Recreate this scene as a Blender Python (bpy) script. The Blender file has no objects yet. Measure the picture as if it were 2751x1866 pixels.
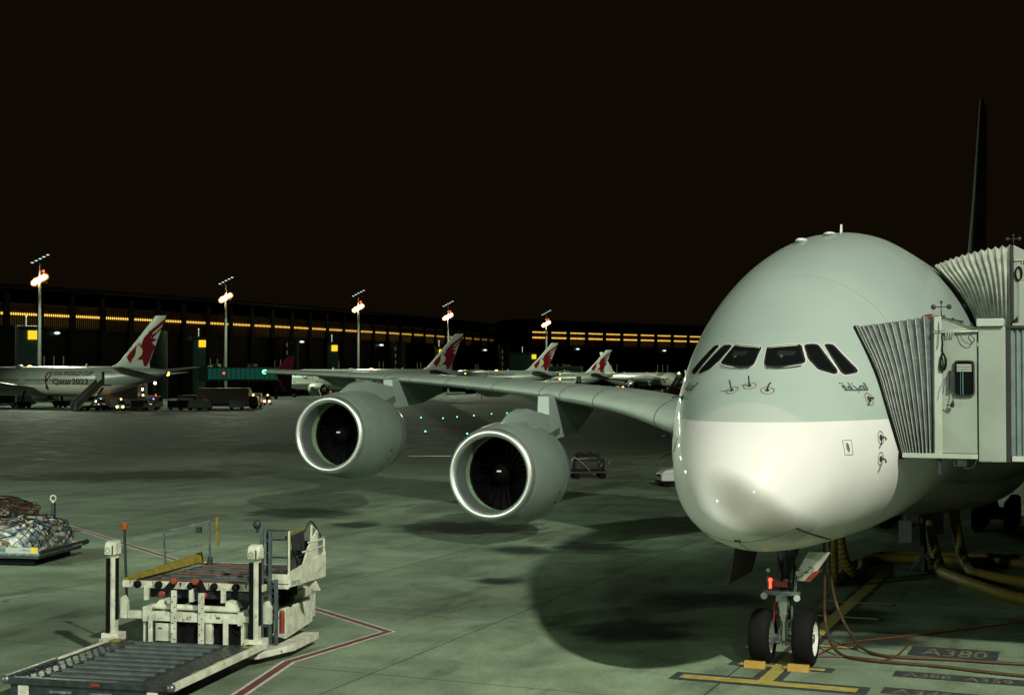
import bpy, bmesh, math, random
import numpy as np
from mathutils import Vector, Matrix
SC = bpy.context.scene
COL = SC.collection
R = math.radians
random.seed(7)

# ---------------------------------------------------------------- camera, sky, exposure
cam = bpy.data.cameras.new("camera"); cam.lens = 50; cam.sensor_width = 36
cam.clip_start = 0.5; cam.clip_end = 6000
camo = bpy.data.objects.new("camera", cam); COL.objects.link(camo)
camo.location = (0, 0, 6.7); camo.rotation_euler = (R(90 + 1.137), 0, 0)
SC.camera = camo
world = bpy.data.worlds.new("World"); SC.world = world; world.use_nodes = True
bg = world.node_tree.nodes["Background"]
bg.inputs[0].default_value = (1.0, 0.60, 0.23, 1); bg.inputs[1].default_value = 0.0048
SC.view_settings.view_transform = 'Standard'; SC.view_settings.look = 'None'
SC.view_settings.exposure = 0.0; SC.view_settings.gamma = 1
SC.cycles.max_bounces = 6; SC.cycles.use_denoising = True
SC.cycles.sample_clamp_indirect = 4.0

def lamp(name, loc, power, col, radius=1.0, parent=None, spot=None):
    l = bpy.data.lights.new(name, 'SPOT' if spot else 'POINT'); l.energy = power; l.color = col; l.shadow_soft_size = radius
    o = bpy.data.objects.new(name, l); COL.objects.link(o); o.location = loc
    if parent: o.parent = parent
    if spot:
        l.spot_size = R(spot[1]); l.spot_blend = spot[2]
        d = Vector(spot[0]) - Vector(loc)
        o.rotation_euler = d.to_track_quat('-Z', 'Y').to_euler()
    return o
KEY_COL = (0.99, 1.0, 0.85)
KEYS = [((23, -15, 41), 190e3, 1.0, (0, 38, 3), 60, .25, (1.0, 1.0, .84)), ((-52, 2, 16), 36e3, .8, (0, 36, 3), 60, .5, (.84, 1.0, .80)), ((8, -46, 38), 30e3, 1.0, (0, 38, 1), 34, .5, (.78, 1.0, .80)), ((-64, -6, 37), 175e3, 1.0, (-14, 72, 5), 38, .5, (.86, 1.0, .80))]   # mast heads behind the viewer: place, watts, radius, aim, cone

# ---------------------------------------------------------------- materials
MATS = {}
def nn(nt, t, **kw):
    n = nt.nodes.new(t)
    for k, v in kw.items(): setattr(n, k, v)
    return n
def mat(name, base, rough=0.5, metal=0.0, var=0.12, scale=3.0, bump=0.0, emit=None, estr=0.0, spec=None, dirt=None, coat=0.0, alpha=None):
    """procedural material: base colour broken up by two noises, optional dirt patches, bump and roughness variation"""
    if name in MATS: return MATS[name]
    m = bpy.data.materials.new(name); m.use_nodes = True; nt = m.node_tree; L = nt.links
    b = nt.nodes["Principled BSDF"]
    b.inputs["Metallic"].default_value = metal
    if spec is not None: b.inputs["Specular IOR Level"].default_value = spec
    if coat: b.inputs["Coat Weight"].default_value = coat; b.inputs["Coat Roughness"].default_value = 0.08
    if emit:
        b.inputs["Emission Color"].default_value = (*emit, 1); b.inputs["Emission Strength"].default_value = estr
    tc = nn(nt, "ShaderNodeTexCoord")
    n1 = nn(nt, "ShaderNodeTexNoise"); n1.inputs["Scale"].default_value = scale; n1.inputs["Detail"].default_value = 6
    L.new(tc.outputs["Object"], n1.inputs["Vector"])
    mr = nn(nt, "ShaderNodeMapRange"); mr.inputs[1].default_value = 0.3; mr.inputs[2].default_value = 0.7
    mr.inputs[3].default_value = 1 - var; mr.inputs[4].default_value = 1 + var
    L.new(n1.outputs["Fac"], mr.inputs[0])
    mx = nn(nt, "ShaderNodeVectorMath", operation='SCALE'); mx.inputs[0].default_value = base
    L.new(mr.outputs[0], mx.inputs["Scale"])
    out = mx.outputs[0]
    if dirt:
        dcol, dscale, dlo = dirt
        n2 = nn(nt, "ShaderNodeTexNoise"); n2.inputs["Scale"].default_value = dscale; n2.inputs["Detail"].default_value = 9; n2.inputs["Roughness"].default_value = 0.7
        L.new(tc.outputs["Object"], n2.inputs["Vector"])
        m2 = nn(nt, "ShaderNodeMapRange"); m2.inputs[1].default_value = dlo; m2.inputs[2].default_value = dlo + 0.12
        L.new(n2.outputs["Fac"], m2.inputs[0])
        mm = nn(nt, "ShaderNodeMix", data_type='RGBA'); mm.inputs[7].default_value = (*dcol, 1)
        L.new(m2.outputs[0], mm.inputs[0]); L.new(out, mm.inputs[6]); out = mm.outputs[2]
    L.new(out, b.inputs["Base Color"])
    r2 = nn(nt, "ShaderNodeMapRange"); r2.inputs[1].default_value = 0.3; r2.inputs[2].default_value = 0.7
    r2.inputs[3].default_value = max(0.03, rough * 0.85); r2.inputs[4].default_value = min(1, rough * 1.15)
    L.new(n1.outputs["Fac"], r2.inputs[0]); L.new(r2.outputs[0], b.inputs["Roughness"])
    if bump:
        bp = nn(nt, "ShaderNodeBump"); bp.inputs["Strength"].default_value = bump; bp.inputs["Distance"].default_value = 0.02
        L.new(n1.outputs["Fac"], bp.inputs["Height"]); L.new(bp.outputs[0], b.inputs["Normal"])
    MATS[name] = m
    return m
GREY_PAINT = (0.33, 0.41, 0.365); WHITE_PAINT = (0.67, 0.665, 0.635)
M_GREY = mat("grey_aircraft_paint", GREY_PAINT, 0.34, var=0.035, scale=0.6, coat=0.25)
M_WING = mat("grey_wing_paint", (0.36, 0.43, 0.37), 0.36, var=0.06, scale=1.2)
M_WHITE = mat("white_paint", WHITE_PAINT, 0.35, var=0.05, scale=1.0)
M_GSE = mat("worn_white_machine_paint", (0.58, 0.60, 0.48), 0.5, var=0.28, scale=3.5, dirt=((0.11, 0.10, 0.06), 7.0, 0.56), bump=0.08)
M_YEL = mat("worn_yellow_paint", (0.24, 0.19, 0.03), 0.55, var=0.25, scale=6, dirt=((0.07, 0.06, 0.03), 7, 0.55))
M_BLACK = mat("black_rubber", (0.006, 0.006, 0.006), 0.8, var=0.2, scale=8, spec=0.15)
M_DARK = mat("dark_steel", (0.035, 0.04, 0.042), 0.55, metal=0.3, var=0.3, scale=6)
M_STEEL = mat("scuffed_steel", (0.17, 0.20, 0.20), 0.38, metal=0.65, var=0.35, scale=5, dirt=((0.05, 0.045, 0.04), 6, 0.55))
M_CHROME = mat("polished_metal", (0.62, 0.64, 0.62), 0.22, metal=1.0, var=0.06, scale=3)
M_COWL = mat("engine_cowl_paint", (0.235, 0.30, 0.265), 0.36, var=0.07, scale=1.4, coat=0.2)
M_LIP = mat("bare_metal_lip", (0.60, 0.63, 0.59), 0.46, metal=0.9, var=0.04, scale=1)
M_LINER = mat("inlet_liner", (0.13, 0.15, 0.145), 0.38, var=0.08, scale=2)
M_RUB = mat("lit_rub_strip", (0.26, 0.42, 0.26), 0.5, var=0.3, scale=2)  # bright green stands for the lit stretch of the liner at the fan
M_FAN = mat("dark_fan_blade", (0.004, 0.004, 0.0042), 0.7, var=0.2, spec=0.05)
M_GLASS = mat("dark_window_glass", (0.006, 0.008, 0.008), 0.06, var=0.1, spec=0.7)
M_SEAL = mat("black_seal", (0.015, 0.015, 0.014), 0.6)
M_MAROON = mat("maroon_paint", (0.20, 0.012, 0.022), 0.8, var=0.1, spec=0.04)
M_CREAM = mat("cream_emblem_paint", (0.70, 0.66, 0.50), 0.7, var=0.05, spec=0.1)
M_RED = mat("red_paint", (0.22, 0.03, 0.018), 0.45, var=0.15)
M_ORANGE = mat("orange_lens", (0.30, 0.09, 0.02), 0.3)
M_LETTER = mat("dark_grey_letter", (0.05, 0.07, 0.065), 0.5)
M_RING = mat("brown_ring_paint", (0.20, 0.10, 0.045), 0.5)
M_BLUE = mat("blue_paint", (0.02, 0.09, 0.30), 0.4)
M_TEALWALL = mat("teal_cladding", (0.08, 0.17, 0.17), 0.45, var=0.12, scale=0.4)
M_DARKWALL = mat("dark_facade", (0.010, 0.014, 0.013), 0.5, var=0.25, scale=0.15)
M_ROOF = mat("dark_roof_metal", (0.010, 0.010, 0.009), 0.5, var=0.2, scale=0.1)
def emis(name, col, s):
    return mat(name, tuple(min(1, c) * 0.3 for c in col), 0.4, emit=col, estr=s)
E_FLOOD = emis("lit_floodlight", (1.0, 0.78, 0.45), 60)
E_SPARE = emis("dim_floodlight", (0.75, 0.95, 0.85), 1.1)
E_RED = emis("red_lamp_lens", (1.0, 0.05, 0.02), 5)
E_REDLO = emis("red_tail_lamp", (1.0, 0.06, 0.02), 2.5)
E_AMBER = emis("amber_lamp_lens", (1.0, 0.42, 0.08), 14)
E_WARM = emis("warm_lamp_lens", (1.0, 0.75, 0.40), 14)
E_GREEN = emis("green_lamp_lens", (0.10, 1.0, 0.25), 9)
E_TAXI = emis("green_taxiway_lens", (0.15, 1.0, 0.55), 5)
E_BLUE = emis("blue_lamp_lens", (0.08, 0.2, 1.0), 6)
E_STRIP = emis("amber_light_strip", (1.0, 0.62, 0.10), 1.5)
E_GLOW = emis("amber_lit_glazing", (1.0, 0.50, 0.07), 0.0018)
E_ROW = emis("amber_lit_row", (1.0, 0.56, 0.08), 0.055)
E_SIGN = emis("lit_yellow_sign", (1.0, 0.62, 0.03), 1.15)
E_TEAL = emis("lit_teal_glass", (0.05, 0.42, 0.30), 0.10)
E_SLIT = emis("dim_window_slit", (0.8, 0.8, 0.45), 0.08)

def fuselage_material():
    m = bpy.data.materials.new("two_tone_fuselage_paint"); m.use_nodes = True; nt = m.node_tree; L = nt.links
    b = nt.nodes["Principled BSDF"]; b.inputs["Roughness"].default_value = 0.5; b.inputs["Specular IOR Level"].default_value = 0.3; b.inputs["Coat Weight"].default_value = 0.22; b.inputs["Coat Roughness"].default_value = 0.06
    tc = nn(nt, "ShaderNodeTexCoord"); sp = nn(nt, "ShaderNodeSeparateXYZ"); L.new(tc.outputs["Object"], sp.inputs[0])
    def math_(op, a, bb):
        n = nn(nt, "ShaderNodeMath", operation=op)
        for i, v in enumerate((a, bb)):
            if isinstance(v, (int, float)): n.inputs[i].default_value = v
            else: L.new(v, n.inputs[i])
        return n.outputs[0]
    x, y, z = sp.outputs
    def mixc(f, a, c):
        n = nn(nt, "ShaderNodeMix", data_type='RGBA'); L.new(f, n.inputs[0])
        for i, v in ((6, a), (7, c)):
            if isinstance(v, tuple): n.inputs[i].default_value = (*v, 1)
            else: L.new(v, n.inputs[i])
        return n.outputs[2]
    nz = nn(nt, "ShaderNodeTexNoise"); nz.inputs["Scale"].default_value = 0.8; nz.inputs["Detail"].default_value = 5; L.new(tc.outputs["Object"], nz.inputs["Vector"])
    # radome: a slightly paler cap of the grey, a plane cut across the nose
    rad = math_('LESS_THAN', math_('ADD', x, math_('MULTIPLY', z, 0.12)), 2.36)
    grey = mixc(rad, GREY_PAINT, (0.385, 0.44, 0.395))
    up = math_('GREATER_THAN', z, 5.735)
    col = mixc(up, WHITE_PAINT, grey)
    # soft dark oval leaning across the tip of the radome, its edge ragged
    dy = math_('ADD', y, math_('MULTIPLY', math_('SUBTRACT', z, 4.2), -0.85))
    e = math_('ADD', math_('POWER', math_('ABSOLUTE', math_('MULTIPLY', math_('ADD', dy, 0.22), 1.35), 0), 2.0),
              math_('POWER', math_('ABSOLUTE', math_('MULTIPLY', math_('SUBTRACT', z, 3.98), 1.2), 0), 2.0))
    e = math_('ADD', e, math_('MULTIPLY', math_('SUBTRACT', nz.outputs["Fac"], 0.5), 0.3))
    mr = nn(nt, "ShaderNodeMapRange", interpolation_type='SMOOTHSTEP'); mr.inputs[1].default_value = 0.0; mr.inputs[2].default_value = 1.3; mr.inputs[3].default_value = 0.76; mr.inputs[4].default_value = 0.0
    L.new(e, mr.inputs[0])
    sm = math_('MULTIPLY', mr.outputs[0], math_('LESS_THAN', x, 2.0))
    col = mixc(sm, col, (0.10, 0.10, 0.055))
    sc = nn(nt, "ShaderNodeMapRange"); sc.inputs[1].default_value = 0.3; sc.inputs[2].default_value = 0.7; sc.inputs[3].default_value = 0.965; sc.inputs[4].default_value = 1.03
    L.new(nz.outputs["Fac"], sc.inputs[0])
    v = nn(nt, "ShaderNodeVectorMath", operation='SCALE'); L.new(col, v.inputs[0]); L.new(sc.outputs[0], v.inputs["Scale"])
    L.new(v.outputs[0], b.inputs["Base Color"])
    return m

def apron_material():
    m = bpy.data.materials.new("stained_concrete_apron"); m.use_nodes = True; nt = m.node_tree; L = nt.links
    b = nt.nodes["Principled BSDF"]
    tc = nn(nt, "ShaderNodeTexCoord")
    mp = nn(nt, "ShaderNodeMapping"); mp.inputs["Rotation"].default_value = (0, 0, R(-67.5)); L.new(tc.outputs["Object"], mp.inputs[0])
    def noise(scale, detail=6, rough=0.6, vec=None, dist=0.0):
        n = nn(nt, "ShaderNodeTexNoise"); n.inputs["Scale"].default_value = scale; n.inputs["Detail"].default_value = detail; n.inputs["Roughness"].default_value = rough; n.inputs["Distortion"].default_value = dist
        L.new(vec or tc.outputs["Object"], n.inputs["Vector"]); return n.outputs["Fac"]
    def rng(f, a, bb, c, d, smooth=True):
        n = nn(nt, "ShaderNodeMapRange"); n.inputs[1].default_value = a; n.inputs[2].default_value = bb; n.inputs[3].default_value = c; n.inputs[4].default_value = d
        if smooth: n.interpolation_type = 'SMOOTHSTEP'
        L.new(f, n.inputs[0]); return n.outputs[0]
    def mul(a, c):
        n = nn(nt, "ShaderNodeMath", operation='MULTIPLY'); L.new(a, n.inputs[0])
        if isinstance(c, (int, float)): n.inputs[1].default_value = c
        else: L.new(c, n.inputs[1])
        return n.outputs[0]
    br = nn(nt, "ShaderNodeTexBrick"); br.offset = 0.0; br.inputs["Scale"].default_value = 1.0
    br.inputs["Brick Width"].default_value = 7.5; br.inputs["Row Height"].default_value = 7.5; br.inputs["Mortar Size"].default_value = 0.022; br.inputs["Mortar Smooth"].default_value = 0.3
    br.inputs["Color1"].default_value = (0.84, 0.85, 0.83, 1); br.inputs["Color2"].default_value = (1.08, 1.08, 1.08, 1); br.inputs["Mortar"].default_value = (0.22, 0.23, 0.22, 1); br.inputs["Bias"].default_value = 0.0
    m2 = nn(nt, "ShaderNodeMapping"); m2.inputs["Location"].default_value = (1.5, -0.25, 0); L.new(mp.outputs[0], m2.inputs[0]); L.new(m2.outputs[0], br.inputs["Vector"])
    mps = nn(nt, "ShaderNodeMapping"); mps.inputs["Scale"].default_value = (0.25, 1.0, 1.0); L.new(mp.outputs[0], mps.inputs[0])
    big = rng(noise(0.05, 5, 0.55), 0.35, 0.68, 0.62, 1.15)
    mid = rng(noise(0.35, 8, 0.68, dist=0.6), 0.32, 0.70, 0.66, 1.18)
    fine = rng(noise(14.0, 6, 0.75), 0.3, 0.7, 0.78, 1.18)
    streak = rng(noise(0.7, 6, 0.6, mps.outputs[0]), 0.50, 0.72, 1.0, 0.55)       # tyre and fuel streaks along the stand
    blot = rng(noise(0.55, 7, 0.62, dist=1.2), 0.62, 0.72, 1.0, 0.45)             # oily blots
    v = mul(mul(mul(mul(big, mid), fine), streak), blot)
    sc = nn(nt, "ShaderNodeVectorMath", operation='SCALE'); sc.inputs[0].default_value = (0.245, 0.325, 0.22); L.new(v, sc.inputs["Scale"])
    mm = nn(nt, "ShaderNodeMix", data_type='RGBA', blend_type='MULTIPLY'); mm.inputs[0].default_value = 1
    L.new(sc.outputs[0], mm.inputs[6]); L.new(br.outputs["Color"], mm.inputs[7])
    # beyond the stand the ground fades to a darker tone
    sx = nn(nt, "ShaderNodeSeparateXYZ"); L.new(tc.outputs["Object"], sx.inputs[0])
    far_dark = rng(sx.outputs[1], 84.0, 150.0, 0.0, 1.0)
    m3 = nn(nt, "ShaderNodeMix", data_type='RGBA'); m3.inputs[7].default_value = (0.034, 0.053, 0.038, 1)
    av = nn(nt, "ShaderNodeVectorMath", operation='SCALE'); av.inputs[0].default_value = (0.032, 0.05, 0.036); L.new(mul(big, fine), av.inputs["Scale"])
    L.new(far_dark, m3.inputs[0]); L.new(mm.outputs[2], m3.inputs[6]); L.new(av.outputs[0], m3.inputs[7])
    L.new(m3.outputs[2], b.inputs["Base Color"])
    L.new(rng(mul(blot, mid), 0.4, 1.1, 0.6, 0.85), b.inputs["Roughness"]); b.inputs["Specular IOR Level"].default_value = 0.10
    bp = nn(nt, "ShaderNodeBump"); bp.inputs["Strength"].default_value = 0.12; bp.inputs["Distance"].default_value = 0.02
    L.new(fine, bp.inputs["Height"]); L.new(bp.outputs[0], b.inputs["Normal"])
    return m

# ---------------------------------------------------------------- mesh helpers
class MB:
    def __init__(s): s.v = []; s.f = []; s.mi = []; s.cur = 0
    def mat(s, i): s.cur = i; return s
    def add(s, vs, fs):
        o = len(s.v); s.v += [tuple(map(float, p)) for p in vs]
        for f in fs: s.f.append(tuple(i + o for i in f)); s.mi.append(s.cur)
        return s
    def box(s, a, b):
        (x0, y0, z0), (x1, y1, z1) = a, b
        x0, x1 = sorted((x0, x1)); y0, y1 = sorted((y0, y1)); z0, z1 = sorted((z0, z1))
        return s.add([(x0,y0,z0),(x1,y0,z0),(x1,y1,z0),(x0,y1,z0),(x0,y0,z1),(x1,y0,z1),(x1,y1,z1),(x0,y1,z1)],
                     [(3,2,1,0),(4,5,6,7),(0,1,5,4),(1,2,6,5),(2,3,7,6),(3,0,4,7)])
    def hexa(s, p):  # 8 points, bottom ring then top ring
        return s.add(p, [(3,2,1,0),(4,5,6,7),(0,1,5,4),(1,2,6,5),(2,3,7,6),(3,0,4,7)])
    def prism(s, poly, d):  # polygon extruded along vector d
        n = len(poly); d = Vector(d); a = [Vector(p) for p in poly]; q = a + [p + d for p in a]
        return s.add(q, [tuple(range(n - 1, -1, -1)), tuple(range(n, 2 * n))] + [(i, (i + 1) % n, (i + 1) % n + n, i + n) for i in range(n)])
    def poly(s, pts): return s.add(pts, [tuple(range(len(pts)))])
    def loft(s, rings, closed=True, cap0=True, cap1=True):
        n = len(rings[0]); vs = [p for r in rings for p in r]; fs = []
        for i in range(len(rings) - 1):
            for j in range(n if closed else n - 1):
                k = (j + 1) % n; fs.append((i*n+j, i*n+k, (i+1)*n+k, (i+1)*n+j))
        if cap0 and closed: fs.append(tuple(range(n - 1, -1, -1)))
        if cap1 and closed: fs.append(tuple(range((len(rings)-1)*n, len(rings)*n)))
        return s.add(vs, fs)
    def cyl(s, p0, p1, r0, r1=None, n=12, caps=True):
        r1 = r0 if r1 is None else r1; p0 = Vector(p0); p1 = Vector(p1); d = (p1 - p0).normalized()
        u = d.orthogonal().normalized(); w = d.cross(u)
        rr = [[p + u * (r * math.cos(t)) + w * (r * math.sin(t)) for t in [2*math.pi*i/n for i in range(n)]] for p, r in ((p0, r0), (p1, r1))]
        return s.loft(rr, True, caps, caps)
    def lathe(s, o, axis, prof, n=32, cap0=False, cap1=False):  # prof = (distance along axis, radius)
        o = Vector(o); d = Vector(axis).normalized(); u = d.orthogonal().normalized() if abs(d.z) > 0.9 else Vector((0,0,1)).cross(d).normalized(); w = d.cross(u)
        return s.loft([[o + d*t + u*(r*math.cos(a)) + w*(r*math.sin(a)) for a in [2*math.pi*i/n for i in range(n)]] for t, r in prof], True, cap0, cap1)
    def tube(s, pts, r, n=8, caps=True):
        P = [Vector(p) for p in pts]; rings = []; u = None
        for i, p in enumerate(P):
            d = (P[min(i+1, len(P)-1)] - P[max(i-1, 0)])
            d = d.normalized() if d.length > 1e-9 else Vector((0,0,1))
            u = d.orthogonal().normalized() if u is None else (u - d * u.dot(d)).normalized()
            w = d.cross(u); rr = r(i) if callable(r) else r
            rings.append([p + u*(rr*math.cos(a)) + w*(rr*math.sin(a)) for a in [2*math.pi*k/n for k in range(n)]])
        return s.loft(rings, True, caps, caps)
    def ball(s, c, r, nu=12, nv=8):
        c = Vector(c); r = r if isinstance(r, (tuple, list)) else (r, r, r)
        rings = []
        for i in range(nv + 1):
            t = math.pi * i / nv; q = max(math.sin(t), 1e-3)
            rings.append([(c.x + r[0]*q*math.cos(2*math.pi*j/nu), c.y + r[1]*q*math.sin(2*math.pi*j/nu), c.z + r[2]*math.cos(t)) for j in range(nu)])
        return s.loft(rings, True, True, True)
    def bar(s, a, b, w, h=None):  # square bar between two points
        h = h or w; a = Vector(a); b = Vector(b); d = (b - a).normalized()
        side = d.cross(Vector((0,0,1))); side = side.normalized() if side.length > 1e-4 else Vector((1,0,0)); up = side.cross(d)
        q = [(-1,-1),(1,-1),(1,1),(-1,1)]
        return s.hexa([a + side*(w/2*i) + up*(h/2*j) for i, j in q] + [b + side*(w/2*i) + up*(h/2*j) for i, j in q])
    def build(s, name, mats, parent=None, smooth=False, angle=None, bevel=0, loc=None):
        me = bpy.data.meshes.new(name); me.from_pydata(s.v, [], s.f)
        mats = mats if isinstance(mats, (list, tuple)) else [mats]
        for m in mats: me.materials.append(m)
        if len(mats) > 1: me.polygons.foreach_set("material_index", s.mi)
        bm = bmesh.new(); bm.from_mesh(me); bmesh.ops.recalc_face_normals(bm, faces=bm.faces); bm.to_mesh(me); bm.free()
        if smooth:
            me.polygons.foreach_set("use_smooth", [True] * len(me.polygons))
            if angle: me.set_sharp_from_angle(angle=R(angle))
        me.update()
        o = bpy.data.objects.new(name, me); COL.objects.link(o)
        if parent: o.parent = parent
        if loc: o.location = loc
        if bevel:
            bv = o.modifiers.new("bevel", 'BEVEL'); bv.width = bevel; bv.segments = 2; bv.limit_method = 'ANGLE'
        return o
def tag(o, label=None, cat=None, group=None, kind=None):
    if label: o["label"] = label
    if cat: o["category"] = cat
    if group: o["group"] = group
    if kind: o["kind"] = kind
    return o
def thing(name, label, cat, loc=(0,0,0), rz=0.0, group=None):
    o = bpy.data.objects.new(name, None); COL.objects.link(o); o.location = loc; o.rotation_euler = (0, 0, rz); o.empty_display_size = 0.5
    return tag(o, label, cat, group)
def kids(o): return [c for c in bpy.data.objects if c.parent == o]
def copy_tree(o, parent=None, loc=None, rz=None):
    c = o.copy(); COL.objects.link(c); c.parent = parent
    for ch in kids(o): copy_tree(ch, c)
    if loc is not None: c.location = loc
    if rz is not None: c.rotation_euler = (0, 0, rz)
    return c
def spline(pts, n=8):
    P = [Vector(p) for p in pts]; out = []
    for i in range(len(P) - 1):
        a, b, c, d = P[max(i-1, 0)], P[i], P[i+1], P[min(i+2, len(P)-1)]
        for k in range(n):
            t = k / n
            out.append(0.5*((2*b) + (c-a)*t + (2*a-5*b+4*c-d)*t*t + (3*b-a-3*c+d)*t**3))
    out.append(P[-1]); return out
TEXTS = {}
def _read_text(txt):
    cu = bpy.data.curves.new("text", 'FONT'); cu.body = txt; cu.size = 1.0; cu.resolution_u = 3
    o = bpy.data.objects.new("text", cu); COL.objects.link(o)
    dg = bpy.context.evaluated_depsgraph_get(); me = bpy.data.meshes.new_from_object(o.evaluated_get(dg))
    v = [tuple(p.co) for p in me.vertices]; f = [tuple(p.vertices) for p in me.polygons]
    bpy.data.objects.remove(o); bpy.data.curves.remove(cu); bpy.data.meshes.remove(me)
    return v, f
for _t in ("FIFA WORLD CUP", "Qatar2022", "QATAR", "67", "TREPEL", "Qas", "1190KG", "ZI", "A346  A343  A342", "A388  A359  A345  A77W", "A380"): TEXTS[_t] = _read_text(_t)
def text_geo(txt, size=1.0):
    """outline of a word as flat faces in the xy plane, left edge and baseline at the origin"""
    v, f = TEXTS[txt]; return [(p[0]*size, p[1]*size, 0) for p in v], f
def lettering(txt, size, fn, m, parent, name="lettering", width=None):
    v, f = text_geo(txt, size)
    if width:
        w = max(p[0] for p in v); v = [(p[0]*width/w, p[1], p[2]) for p in v]
    b = MB(); b.add([fn(p[0], p[1]) for p in v], f)
    return b.build(name, m, parent)
def pchip(xk, yk, x):
    xk = np.array(xk, float); yk = np.array(yk, float); h = np.diff(xk); d = np.diff(yk)/h; m = np.zeros_like(yk)
    for i in range(1, len(xk)-1):
        if d[i-1]*d[i] > 0:
            w1 = 2*h[i]+h[i-1]; w2 = h[i]+2*h[i-1]; m[i] = (w1+w2)/(w1/d[i-1]+w2/d[i])
    m[0] = d[0]; m[-1] = d[-1]
    i = np.clip(np.searchsorted(xk, x)-1, 0, len(h)-1); t = (x-xk[i])/h[i]
    return (2*t**3-3*t**2+1)*yk[i]+(t**3-2*t**2+t)*h[i]*m[i]+(-2*t**3+3*t**2)*yk[i+1]+(t**3-t**2)*h[i]*m[i+1]

# ---------------------------------------------------------------- ground
g = MB(); g.poly([(-1500, -400, 0), (1500, -400, 0), (1500, 2600, 0), (-1500, 2600, 0)])
apron = tag(g.build("apron", apron_material()), kind="structure")

# the frame of the big airliner: local x runs aft from the nose tip, local y to its starboard side
TH = R(22.5); NOSE = (4.41, 28.6); AIR_RZ = R(90) - TH
def aw(s, p, z=0.0):   # aft, to port, up -> world
    return (NOSE[0] + s*math.sin(TH) + p*math.cos(TH), NOSE[1] + s*math.cos(TH) - p*math.sin(TH), z)

def stain_material():
    m = bpy.data.materials.new("oil_stain"); m.use_nodes = True; nt = m.node_tree; L = nt.links; b = nt.nodes["Principled BSDF"]
    b.inputs["Base Color"].default_value = (.02, .03, .024, 1); b.inputs["Roughness"].default_value = .8; b.inputs["Specular IOR Level"].default_value = .12
    tc = nn(nt, "ShaderNodeTexCoord"); ln = nn(nt, "ShaderNodeVectorMath", operation='LENGTH'); mp = nn(nt, "ShaderNodeMapping"); mp.inputs["Location"].default_value = (-1, -1, 0); mp.inputs["Scale"].default_value = (2, 2, 0)
    L.new(tc.outputs["Generated"], mp.inputs[0]); L.new(mp.outputs[0], ln.inputs[0])
    nz = nn(nt, "ShaderNodeTexNoise"); nz.inputs["Scale"].default_value = .55; nz.inputs["Detail"].default_value = 8; nz.inputs["Roughness"].default_value = .65
    geo = nn(nt, "ShaderNodeNewGeometry"); L.new(geo.outputs["Position"], nz.inputs["Vector"])
    ad = nn(nt, "ShaderNodeMath", operation='MULTIPLY_ADD'); L.new(nz.outputs["Fac"], ad.inputs[0]); ad.inputs[1].default_value = 1.7; L.new(ln.outputs["Value"], ad.inputs[2])
    mr = nn(nt, "ShaderNodeMapRange", interpolation_type='SMOOTHSTEP'); mr.inputs[1].default_value = .95; mr.inputs[2].default_value = 1.8; mr.inputs[3].default_value = .85; mr.inputs[4].default_value = 0.0; L.new(ad.outputs[0], mr.inputs[0])
    L.new(mr.outputs[0], b.inputs["Alpha"]); return m
M_STAIN = stain_material()
def stain(x, y, hx, hy, rz=0.0, z=.004):
    g = MB(); g.poly([(-hx, -hy, 0), (hx, -hy, 0), (hx, hy, 0), (-hx, hy, 0)]); o = g.build("oil_stain", M_STAIN); o.location = (x, y, z); o.rotation_euler = (0, 0, rz); return tag(o, kind="structure")
for k, (px, py, wx, wy) in enumerate([(1040, 1194, 150, 13), (1130, 1200, 110, 10), (1180, 1247, 60, 10), (690, 1163, 130, 12), (810, 1190, 55, 8), (1350, 1240, 90, 12), (1130, 1316, 50, 7), (1440, 1430, 150, 26), (1980, 1445, 140, 18), (700, 1015, 200, 10), (300, 1078, 280, 12), (1600, 1355, 160, 16), (1900, 1395, 120, 16)]):
    D = 21614/(py-852); stain((px-1161.5)/3226*D, D, wx*D/3226*1.5, 1.5*wy*D*D/21614, R(12), .004+.0003*k)
# ---------------------------------------------------------------- the big airliner
air = thing("airliner", "huge double deck grey and white airliner parked nose on at the jet bridges", "airliner", (NOSE[0], NOSE[1], 0), AIR_RZ)
HS = [0, .25, .5, 1, 1.5, 2, 2.7, 3.3, 3.9, 5, 6, 7, 8, 10, 12, 14, 18, 30]
H_TOP = [3.85, 4.80, 5.18, 5.7, 6.05, 6.36, 6.76, 7.21, 7.56, 8.21, 8.82, 9.32, 9.71, 10.29, 10.67, 10.85, 10.87, 10.83]
H_BOT = [3.85, 3.46, 3.34, 3.18, 3.06, 2.96, 2.87, 2.81, 2.76, 2.69, 2.64, 2.59, 2.55, 2.48, 2.44, 2.41, 2.4, 2.38]
H_WID = [0, .72, .97, 1.32, 1.57, 1.77, 1.99, 2.17, 2.36, 2.64, 2.84, 3.01, 3.15, 3.33, 3.44, 3.48, 3.49, 3.5]
H_MID = [3.85, 4.05, 4.15, 4.3, 4.45, 4.58, 4.72, 4.85, 4.95, 5.15, 5.3, 5.45, 5.55, 5.75, 5.9, 6, 6, 6]
TAIL = [(30, 10.83, 2.38, 3.5, 6.0), (46, 10.83, 2.4, 3.5, 6.0), (54, 10.75, 3.3, 3.25, 6.5), (62, 10.4, 5.2, 2.45, 7.6), (68, 9.7, 6.9, 1.4, 8.2), (72, 9.0, 8.0, 0.5, 8.5)]
_u = np.linspace(0, math.sqrt(30), 1500); _k = np.sqrt(np.array(HS, float))
_TB = [pchip(_k, a, _u).tolist() for a in (H_TOP, H_BOT, H_WID, H_MID)]
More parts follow.
